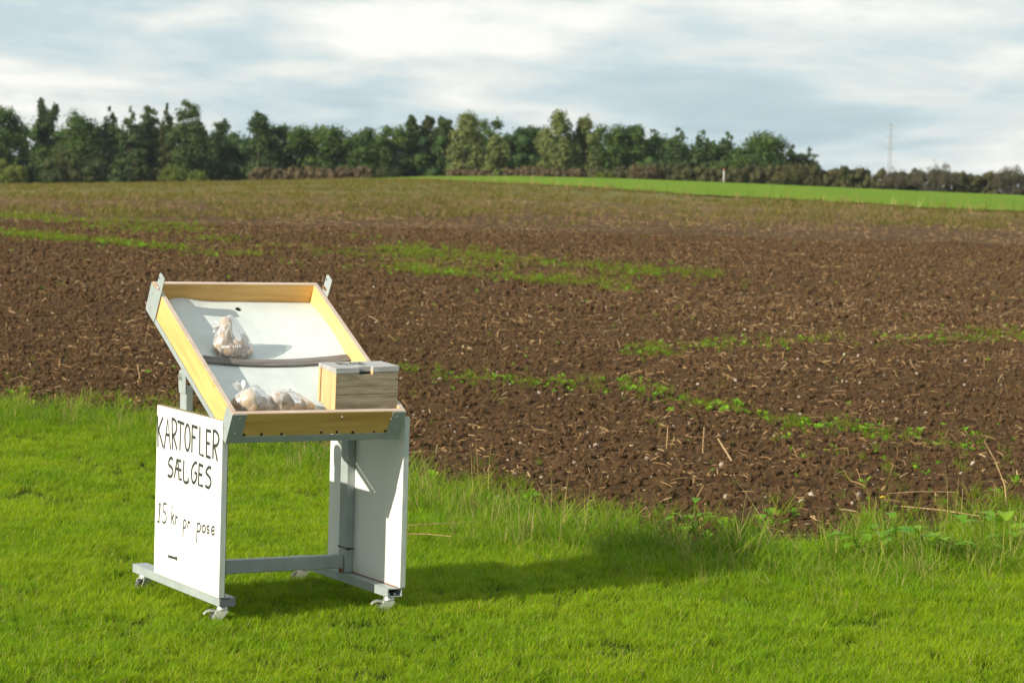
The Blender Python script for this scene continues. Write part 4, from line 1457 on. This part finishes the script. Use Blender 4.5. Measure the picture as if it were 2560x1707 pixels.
# marker post at the hedge
mx, my = 22.6, 285.0
mz = float(H(mx, my))
mp = tag(empty('marker_post', (mx, my, mz)), 'small white post with red top in front of the hedge', 'post')
M['post_white'] = material('white_paint', lambda t: principled(t, (0.8, 0.8, 0.78), 0.5))
M['post_red'] = material('red_paint', lambda t: principled(t, (0.55, 0.09, 0.05), 0.5))
MB().box(-.045, .045, -.045, .045, -.05, 1.42).build('shaft', M['post_white'], mp, .02)
MB().box(-.047, .047, -.047, .047, 1.423, 1.68).build('red_top', M['post_red'], mp, .02)


# ================================================================== grass, weeds, clods, straw
def tuft(name, mat, n, rad, h0, h1, w, bend, seed, dry=0.0, seg=3, spread=.35, fold=0.0):
    """n blades growing from a disc; vertex colour = tone, dryness, height along blade"""
    rg = np.random.default_rng(seed)
    V, F, Cc = [], [], []
    for i in range(n):
        a = rg.uniform(0, 6.2832)
        k = rad * math.sqrt(rg.random())
        p = np.array([math.cos(a) * k, math.sin(a) * k, -.004])
        h = rg.uniform(h0, h1)
        d = rg.uniform(0, 6.2832)
        lean = np.array([math.cos(d), math.sin(d), 0]) * rg.uniform(.05, spread)
        cur = np.array([math.cos(d), math.sin(d), 0]) * rg.uniform(.2, 1) * bend
        sd = d + math.pi / 2 + rg.uniform(-.7, .7)
        side = np.array([math.cos(sd), math.sin(sd), 0])
        ww = w * rg.uniform(.65, 1.25)
        tone = rg.random()
        isdry = 1.0 if rg.random() < dry else (rg.random() ** 6) * .35
        b = len(V)
        for j in range(seg + 1):
            f = j / seg
            c = p + np.array([0, 0, h * f * (1 - .25 * bend * f)]) + lean * h * f + cur * h * f * f
            wf = ww * (1 - f ** 1.6) * .5
            if j == seg:
                V.append(c)
                Cc.append((tone, isdry, f, 1))
            else:
                V += [c - side * wf, c + side * wf]
                Cc += [(tone, isdry, f, 1)] * 2
        for j in range(seg - 1):
            q = b + 2 * j
            F += [(q, q + 1, q + 3), (q, q + 3, q + 2)]
        q = b + 2 * (seg - 1)
        F.append((q, q + 1, q + 2))
    return np_mesh(name, np.array(V), np.array(F), mat, smooth=True, attrs={'blade': np.array(Cc)})


def rosette(name, mat, n, l0, l1, wr, seed, lift=.35):
    """broad-leaved seedling"""
    rg = np.random.default_rng(seed)
    V, F, Cc = [], [], []
    for i in range(n):
        d = 6.2832 * i / n + rg.uniform(-.5, .5)
        L = rg.uniform(l0, l1)
        w = L * wr * rg.uniform(.8, 1.2)
        up = lift * rg.uniform(.4, 1.5)
        dirv = np.array([math.cos(d), math.sin(d), 0])
        side = np.array([-math.sin(d), math.cos(d), 0])
        tone = rg.random()
        b = len(V)
        prof = [(0, .06), (.25, .10), (.42, .62), (.65, 1.0), (.85, .75), (1.0, .12)]
        for f, k in prof:
            c = dirv * L * f * math.cos(up * .8) + np.array([0, 0, L * (up * f * 1.2 - .55 * f * f * up + .0)])
            V += [c - side * w * k * .5 + [0, 0, w * k * .12], c, c + side * w * k * .5 + [0, 0, w * k * .12]]
            Cc += [(tone, 0, .55 + .45 * f, 1)] * 3
        for j in range(len(prof) - 1):
            for m_ in (0, 1):
                q = b + 3 * j + m_
                F += [(q, q + 1, q + 4), (q, q + 4, q + 3)]
    return np_mesh(name, np.array(V), np.array(F), mat, smooth=True, attrs={'blade': np.array(Cc)})


def rand_rot(n, tilt=.15):
    return np.stack([RNG.normal(0, tilt, n), RNG.normal(0, tilt, n), RNG.uniform(0, 6.2832, n)], -1)


def sample(x0, x1, y0, y1, per_m2):
    n = int((x1 - x0) * (y1 - y0) * per_m2)
    return RNG.uniform(x0, x1, n), RNG.uniform(y0, y1, n)


in_view = lambda x, y, m: np.abs(x) < .205 * y + m

# lawn
src = [tuft('lawn_tuft_%d' % i, M['lawn_grass'], 62, .044, .017, .040, .0023, .55, 20 + i, .02 + .014 * i, 3, .85) for i in range(6)]
x, y = sample(-5.5, 5.5, 6.6, 17.6, 520)
ok = in_view(x, y, 1.3) & (y < soil_edge(x) - .35 + 1.0 * (fbm(x / .3, y / .3, 71, 3) - .5))
dens = np.where(y > 12.5, .62, 1.0)
ok &= RNG.random(len(x)) < dens
x, y = x[ok], y[ok]
hn = fbm(x / .5, y / .5, 61, 3)
sc = (.80 + .52 * hn) * (1 + .45 * np.clip((y - lawn_edge(x)) / .4, 0, 1))
scatter('lawn_grass', np.stack([x, y, lawn_relief(x, y)], -1), rand_rot(len(x), .12), sc * RNG.uniform(.85, 1.2, len(x)), RNG.integers(0, 6, len(x)), src, 'short mown green grass of the lawn', 'grass')

# long grass along the field edge
src = [tuft('verge_tuft_%d' % i, M['tall_grass'], 26, .05, .07, .17 + .02 * (i % 3), .0046, .8, 50 + i, (.03, .05, .08, .25)[i % 4], 5, .55) for i in range(8)]
src += [tuft('verge_tuft_%d' % (8 + i), M['tall_grass'], 5, .05, .20, .36, .0026, .25, 70 + i, .75, 5, .25) for i in range(2)]
x, y = sample(-6.5, 6.5, 9.4, 18.5, 260)
le, se = lawn_edge(x), soil_edge(x)
jit = (fbm(x / .35, y / .35, 19, 3) - .5) * .9
f = (y - le) / (se - le)
prob = np.clip((f + .12 + jit * .3) * 4, 0, 1) * np.clip((1.0 - f + jit * 1.0) * 2.2, 0, 1)
ok = in_view(x, y, 1.5) & (RNG.random(len(x)) < prob * .92)
x, y, f = x[ok], y[ok], f[ok]
idx = np.where(RNG.random(len(x)) < .07, RNG.integers(8, 10, len(x)), RNG.integers(0, 8, len(x)))
right = np.clip((x - .2) / .6, 0, 1)
hs_ = (1 - .10 * right) * np.clip(.45 + .75 * np.clip(f * 1.6, 0, 1) * (.55 + .9 * fbm(x / .6, y / .6, 27, 2)), .3, 1.3)
scatter('verge_grass', np.stack([x, y, lawn_relief(x, y) - .01], -1), rand_rot(len(x), .22), hs_ * RNG.uniform(.8, 1.15, len(x)), idx, src, 'long unmown grass along the edge of the field', 'grass')

# soil clods
def lump(name, mat, seed, sub=2, amp=.35):
    bm = bmesh.new()
    bmesh.ops.create_icosphere(bm, subdivisions=sub, radius=1.0)
    off = Vector((seed * 7.7, seed * 3.3, seed))
    for v in bm.verts:
        k = 1 + amp * mnoise.noise(v.co * 1.6 + off) + amp * .5 * mnoise.noise(v.co * 4 + off)
        v.co = Vector((v.co.x * k * 1.1, v.co.y * k * .9, v.co.z * k * .72))
    me = bpy.data.meshes.new(name)
    bm.to_mesh(me)
    bm.free()
    me.materials.append(mat)
    o = bpy.data.objects.new(name, me)
    C.objects.link(o)
    return o


src = [lump('clod_piece_%d' % i, M['clod'], i + 1, 2, .6) for i in range(6)]
x, y = sample(-7.5, 7.5, 11.4, 31, 650)
ok = in_view(x, y, 1.4) & (y > soil_edge(x) + .02)
ok &= RNG.random(len(x)) < np.clip(1.35 - (y - 12) / 22, .3, 1)
x, y = x[ok], y[ok]
s = .004 + .024 * RNG.random(len(x)) ** 4
x2, y2 = sample(-13, 13, 29, 56, 70)
ok = in_view(x2, y2, 1.4)
x2, y2 = x2[ok], y2[ok]
x, y = np.r_[x, x2], np.r_[y, y2]
s = np.r_[s, .012 + .034 * RNG.random(len(x2)) ** 2.5]
scatter('soil_clods', np.stack([x, y, soil_z(x, y) + s * .25], -1), rand_rot(len(x), .8), s, RNG.integers(0, 6, len(x)), src, 'crumbled brown soil clods of the ploughed field', 'soil')

# straw and stubble
def straw_piece(name, L, w, bendy, seed):
    rg = random.Random(seed)
    pts = [(-L / 2, 0, 0), (-L * .15, rg.uniform(-1, 1) * bendy, rg.uniform(0, 1) * bendy), (L * .2, rg.uniform(-1, 1) * bendy, rg.uniform(0, 1) * bendy), (L / 2, 0, 0)]
    m = MB()
    m.tube(pts, [w, w * 1.1, w, w * .8], 4)
    return m.build(name, M['straw'])


src = [straw_piece('straw_piece_%d' % i, (.4, .6, .75, 1.1, .3, 1.3)[i], (.050, .045, .038, .03, .065, .026)[i], (.015, .02, .03, .05, .01, .07)[i], i) for i in range(6)]
bands = [  # litter and weeds lie in drill lines: (polyline, half width)
    ([(0.66, 37.2), (2.07, 32.2), (3.87, 30.8), (7.5, 30.2)], 1.6),
    ([(1.18, 23.9), (2.42, 25.4), (3.77, 26.6), (6.5, 28.3)], .9),
    ([(1.6, 22.0), (3.2, 23.4), (6.0, 24.8)], .8),
]


def band_w(x, y, bl):
    w = np.zeros_like(x)
    for pl, hw_ in bl:
        pl = np.array(pl)
        yc = np.interp(x, pl[:, 0], pl[:, 1], left=-999, right=-999)
        w = np.maximum(w, np.exp(-((y - yc) / hw_) ** 2))
    return w


xs_, ys_, ss_ = [], [], []
for (y0, y1, per, smin, smax) in ((11.4, 20, 210, .018, .10), (20, 34, 170, .025, .12), (34, 60, 110, .03, .13), (60, 100, 48, .06, .18)):
    w = .205 * y1 + 1.5
    x, y = sample(-w, w, y0, y1, per)
    den = .25 + .75 * np.clip((fbm(x / 1.6, y / 3.2, 31, 3) - .35) * 3, 0, 1) + 1.2 * band_w(x, y, bands)
    ok = in_view(x, y, 1.2) & (y > soil_edge(x) - .05) & (RNG.random(len(x)) < den * .66)
    x, y = x[ok], y[ok]
    xs_.append(x)
    ys_.append(y)
    ss_.append(smin + (smax - smin) * RNG.random(len(x)) ** 2.2)
x, y, s = np.concatenate(xs_), np.concatenate(ys_), np.concatenate(ss_)
up = np.where(RNG.random(len(x)) < .14, RNG.uniform(.5, 1.4, len(x)), RNG.normal(.05, .22, len(x)))
rot = np.stack([RNG.normal(0, .2, len(x)), up, RNG.uniform(0, 6.2832, len(x))], -1)
scatter('straw_litter', np.stack([x, y, soil_z(x, y) + .012 + np.abs(np.sin(up)) * s * .3], -1), rot, s, RNG.integers(0, 6, len(x)), src, 'dry straw and stubble littered over the field', 'straw')

# small stones
src = [lump('stone_piece_%d' % i, M['stone'], 20 + i, 2, .2) for i in range(4)]
x, y = sample(-8, 8, 11.6, 34, 9)
ok = in_view(x, y, .8) & (y > soil_edge(x) + .05)
x, y = x[ok], y[ok]
s = .005 + .014 * RNG.random(len(x)) ** 3
scatter('field_stones', np.stack([x, y, soil_z(x, y) + s * .4], -1), rand_rot(len(x), .8), s, RNG.integers(0, 4, len(x)), src, 'small pale stones scattered over the soil', 'stones')

# weeds in the field
src = [rosette('weed_piece_%d' % i, M['weed_leaf'], (5, 6, 4, 7)[i], .03, .06, (.62, .5, .7, .55)[i], 90 + i, (.7, .9, .6, 1.0)[i]) for i in range(4)]
src += [tuft('weed_piece_%d' % (4 + i), M['field_weed'], 18, .03, .05, .12, .0042, .7, 95 + i, .06, 4, .8) for i in range(3)]
wx, wy, ws, wi = [], [], [], []


def weeds(n, fx, size, grass):
    x, y = fx(n)
    ok = in_view(x, y, 1.5) & (y > soil_edge(x) + .05)
    x, y = x[ok], y[ok]
    wx.append(x)
    wy.append(y)
    ws.append(RNG.uniform(size[0], size[1], len(x)))
    wi.append(np.where(RNG.random(len(x)) < grass, RNG.integers(4, 7, len(x)), RNG.integers(0, 4, len(x))))


def along(pl, hw_, clump=.45):
    pl = np.array(pl, float)

    def fx(n):
        d = np.r_[0, np.cumsum(np.hypot(*np.diff(pl, axis=0).T))]
        t = RNG.uniform(0, d[-1], n * 4)
        x = np.interp(t, d, pl[:, 0])
        y = np.interp(t, d, pl[:, 1]) + RNG.normal(0, hw_, n * 4)
        k = fbm(x / clump, y / (clump * 2), 47, 3)
        o = np.argsort(-(k + RNG.uniform(0, .6, n * 4)))[:n]
        return x[o], y[o]
    return fx


def uni(x0, x1, y0, y1):
    return lambda n: (RNG.uniform(x0, x1, n), RNG.uniform(y0, y1, n))


weeds(1500, along([(-12, 51), (-9.53, 48.1), (-5.89, 43.2), (-2.96, 39.6), (-0.48, 36.6), (1.6, 34.9)], .75, 1.2), (.7, 1.5), .8)
weeds(1200, along([(-14, 64), (-12.04, 60.8), (-6.35, 52.4), (-1.93, 43.9), (1.89, 39.1), (3.2, 37.8)], 1.1, 1.4), (.7, 1.5), .85)
weeds(1000, along([(-9, 54), (-4, 47), (0, 40.5)], 2.2, 1.4), (.6, 1.3), .8)
weeds(420, along([(1.0, 23.6), (2.42, 25.4), (3.77, 26.6), (6.2, 28.2)], .45, .6), (.5, 1.0), .7)
weeds(150, along([(-1.1, 21.3), (-0.25, 20.7), (0.75, 20.4)], .30, .4), (.5, .95), .55)
weeds(330, along([(0.85, 20.3), (1.56, 19.3), (2.03, 18.1), (2.77, 17.5), (4.0, 16.9)], .42, .5), (.45, 1.0), .45)
weeds(90, uni(1.7, 3.2, 13.6, 17.5), (.4, 1.0), .6)
weeds(220, uni(-6, 6, 12, 24), (.35, .8), .55)
weeds(700, uni(-12, 12, 24, 60), (.4, .9), .6)
weeds(120, along([(-3.6, 18.2), (-2.4, 17.6), (-1.5, 16.3)], .35, .5), (.5, 1.2), .85)
weeds(240, along([(-.6, 14.6), (.1, 13.1), (.8, 12.2), (1.8, 12.9), (2.7, 13.6)], .38, .3), (.6, 1.5), .75)
x, y, s, i_ = map(np.concatenate, (wx, wy, ws, wi))
scatter('field_weeds', np.stack([x, y, soil_z(x, y) + .004], -1), rand_rot(len(x), .2), s, i_, src, 'small green weeds growing in lines across the field', 'weeds')

# distant weedy stubble
src = [tuft('stubble_piece_%d' % i, M['stubble'], 26, .22, .06, .18, .014, .7, 130 + i, (.15, .35, .6)[i], 3, .8) for i in range(3)]
xs_, ys_ = [], []
for (y0, y1, per) in ((60, 95, 1.6), (95, 170, 1.7), (170, 262, .8)):
    w = .21 * y1 + 4
    x, y = sample(-w, w, y0, y1, per)
    den = np.clip((fbm(x / 9 + y / 30, y / 5, 57, 3) - .36) * 4.5, .05, 1)
    ok = in_view(x, y, 4) & (RNG.random(len(x)) < den) & (y < np.interp(x, GR[:, 0], GR[:, 1]) + 1)
    xs_.append(x[ok])
    ys_.append(y[ok])
x, y = np.concatenate(xs_), np.concatenate(ys_)
scatter('far_stubble', np.stack([x, y, H(x, y)], -1), rand_rot(len(x), .15), RNG.uniform(.8, 1.7, len(x)), RNG.integers(0, 3, len(x)), src, 'olive weeds and stubble on the far slope of the field', 'stubble')
# tall dry stalks over the green crop's near rim
src = [tuft('stalk_piece_%d' % i, M['straw'], 3, .12, .35, .8, .02, .3, 140 + i, 1, 3, .5) for i in range(2)]
x = RNG.uniform(-6, 24, 260)
y = np.interp(x, GR[:, 0], GR[:, 1]) + RNG.normal(-2, 4, 260)
scatter('dry_stalks', np.stack([x, y, H(x, y)], -1), rand_rot(len(x), .1), RNG.uniform(.5, 1.1, len(x)), RNG.integers(0, 2, len(x)), src, 'dry stalks standing along the rim of the green crop', 'stalks')


# ================================================================== single plants and pieces that stand out
def broad_weed(label, x, y, n, l0, l1, seed, wr=.5):
    rg = np.random.default_rng(seed)
    o = tag(empty('broadleaf_weed', (x, y, float(lawn_relief(np.array(x), np.array(y))) - .005)), label, 'weed', 'broad-leaved weeds in the long grass')
    stem = MB()
    for i in range(n):
        d = 6.2832 * i / n + rg.uniform(-.4, .4)
        L = rg.uniform(l0, l1)
        ph = rg.uniform(.5, 1.15)
        pet = L * rg.uniform(.9, 1.5)
        dv = np.array([math.cos(d), math.sin(d), 0])
        sv = np.array([-math.sin(d), math.cos(d), 0])
        p0 = dv * pet * math.cos(ph) + np.array([0, 0, pet * math.sin(ph) + .01])
        stem.tube([(0, 0, 0), tuple(p0)], [.003, .002], 5)
        V, F, Cc = [], [], []
        tone = rg.random()
        cup = rg.uniform(.05, .3)
        for f, k in ((0, .08), (.15, .55), (.4, .95), (.65, 1.0), (.85, .7), (1, .1)):
            c = p0 + dv * L * f * math.cos(ph * .5) + np.array([0, 0, L * (math.sin(ph * .6) * f - .75 * f * f * .6)])
            w = L * wr * k * .5
            V += [c - sv * w + np.array([0, 0, w * cup]), c, c + sv * w + np.array([0, 0, w * cup])]
            Cc += [(tone, 0, 1, 1)] * 3
        for j in range(5):
            for m_ in (0, 1):
                q = 3 * j + m_
                F.append((q, q + 1, q + 4, q + 3))
        np_mesh('leaf', np.array(V), np.array(F), M['weed_leaf'], parent=o, attrs={'blade': np.array(Cc)})
    stem.build('stem', M['weed_leaf'], o)
    return o


broad_weed('largest broad-leaved weed in the long grass at right, nearest the lawn', 1.60, 11.2, 9, .09, .15, 1)
broad_weed('broad-leaved weed right of the largest one in the long grass', 1.88, 11.25, 8, .08, .14, 2)
broad_weed('broad-leaved weed below the dandelion flower', 1.78, 11.75, 7, .07, .12, 3, .6)
broad_weed('pale round-leaved weed at the right edge in the long grass', 2.28, 11.75, 8, .08, .14, 4, .62)
broad_weed('low broad-leaved weed between the two right-hand large weeds', 2.06, 11.5, 7, .07, .12, 5, .55)
broad_weed('blue-green pointed weed at the bottom of the soil bay', .88, 12.2, 7, .06, .10, 6, .42)
broad_weed('small leafy weed on the soil left of the bay', .10, 12.85, 6, .035, .06, 7, .6)

dan = tag(empty('dandelion', (1.83, 12.62, .0)), 'single yellow dandelion flower at the edge of the soil', 'flower')
m = MB()
m.tube([(0, 0, 0), (.006, 0, .10), (.0, .0, .145)], .0022, 6)
m.build('stem', M['weed_leaf'], dan)
m = MB()
for ring, (rr_, zz_, nn_) in enumerate(((.020, .147, 20), (.015, .151, 16), (.009, .154, 10))):
    for i in range(nn_):
        a = 6.2832 * i / nn_ + ring * .3
        d, s = Vector((math.cos(a), math.sin(a), 0)), Vector((-math.sin(a), math.cos(a), 0))
        c = Vector((0, 0, zz_ - .004))
        m.add([c, c + d * rr_ * .6 - s * .0024 + Vector((0, 0, .003)), c + d * rr_ + Vector((0, 0, .004)), c + d * rr_ * .6 + s * .0024 + Vector((0, 0, .003))], [(0, 1, 2, 3)])
m.build('petals', M['white_petal'], dan)

M['straw1'] = material('pale_straw', lambda t: principled(t, ramp(t, noise(t, objco(t), 30, 4), [(0.35, (0.26, 0.165, 0.07)), (0.65, (0.42, 0.30, 0.14))]), 0.65))


def stalk(label, pts, r):
    m = MB()
    m.tube(pts, r, 6)
    o = m.build('dry_stalk', M['straw1'])
    return tag(o, label, 'stalk', 'single dry stalks')


stalk('long dry stalk leaning upright at the right end of the soil', [(2.60, 13.45, .0), (2.585, 13.46, .13), (2.53, 13.48, .26), (2.475, 13.5, .355)], [.004, .0036, .0032, .002])
stalk('dry stalk lying flat across the soil at right', [(2.02, 13.75, .035), (2.22, 13.85, .04), (2.42, 13.95, .03)], .0034)
stalk('dry stalk lying slanted just above the right grass edge', [(2.02, 13.25, .03), (2.20, 13.1, .035), (2.38, 13.02, .02)], .0034)
stalk('short dry stalk crossing under the long leaning stalk', [(2.36, 13.12, .03), (2.52, 13.02, .03)], .0034)
stalk('upper pale straw lying in the grass right of the stand', [(-.50, 11.72, .055), (-.32, 11.80, .060), (-.13, 11.92, .058)], .0028)
stalk('lower pale straw lying in the grass right of the stand', [(-.50, 11.50, .05), (-.35, 11.52, .05), (-.24, 11.50, .045)], .0024)
stalk('thin upright stubble stalk, left of a pair mid soil', [(.98, 16.1, .0), (.985, 16.1, .14)], .0035)
stalk('thin upright stubble stalk, right of a pair mid soil', [(1.19, 15.9, .0), (1.195, 15.9, .16)], .0035)
stalk('thick slanting straw right of the upright pair mid soil', [(1.32, 15.3, .02), (1.25, 15.5, .13)], .0055)


def stone(label, x, y, r, seed):
    o = lump('field_stone', M['stone'], seed, 3, .22)
    o.data.transform(Matrix.Diagonal((r, r, r, 1)))
    o.data.polygons.foreach_set('use_smooth', [True] * len(o.data.polygons))
    o.location = (x, y, float(soil_z(np.array(x), np.array(y))) + r * .45)
    return tag(o, label, 'stone', 'pale stones on the soil')


stone('pale round stone at the grass edge right of the stand', -.05, 13.45, .018, 31)
stone('pale oval stone in the soil above the bay', .82, 15.4, .017, 32)
stone('white flat stone on the soil left of the lying stalk', 1.55, 13.6, .018, 33)
stone('white stone far out in the field beside the first weed line', .64, 21.1, .032, 34)

# ================================================================== thin air
vol = bpy.data.materials.new('haze_air')
vol.use_nodes = True
vt = vol.node_tree
vt.nodes.clear()
pv = nd(vt, 'ShaderNodeVolumePrincipled', {'Color': (0.80, 0.90, 1.0, 1.0), 'Density': 0.00009, 'Anisotropy': 0.2})
vo = nd(vt, 'ShaderNodeOutputMaterial', {'Volume': pv.outputs[0]})
hz = MB().box(-420, 420, -30, 960, -3.4, 34).build('haze', vol)
tag(hz, 'thin pale haze over the far field and wood', 'haze', None, 'stuff')
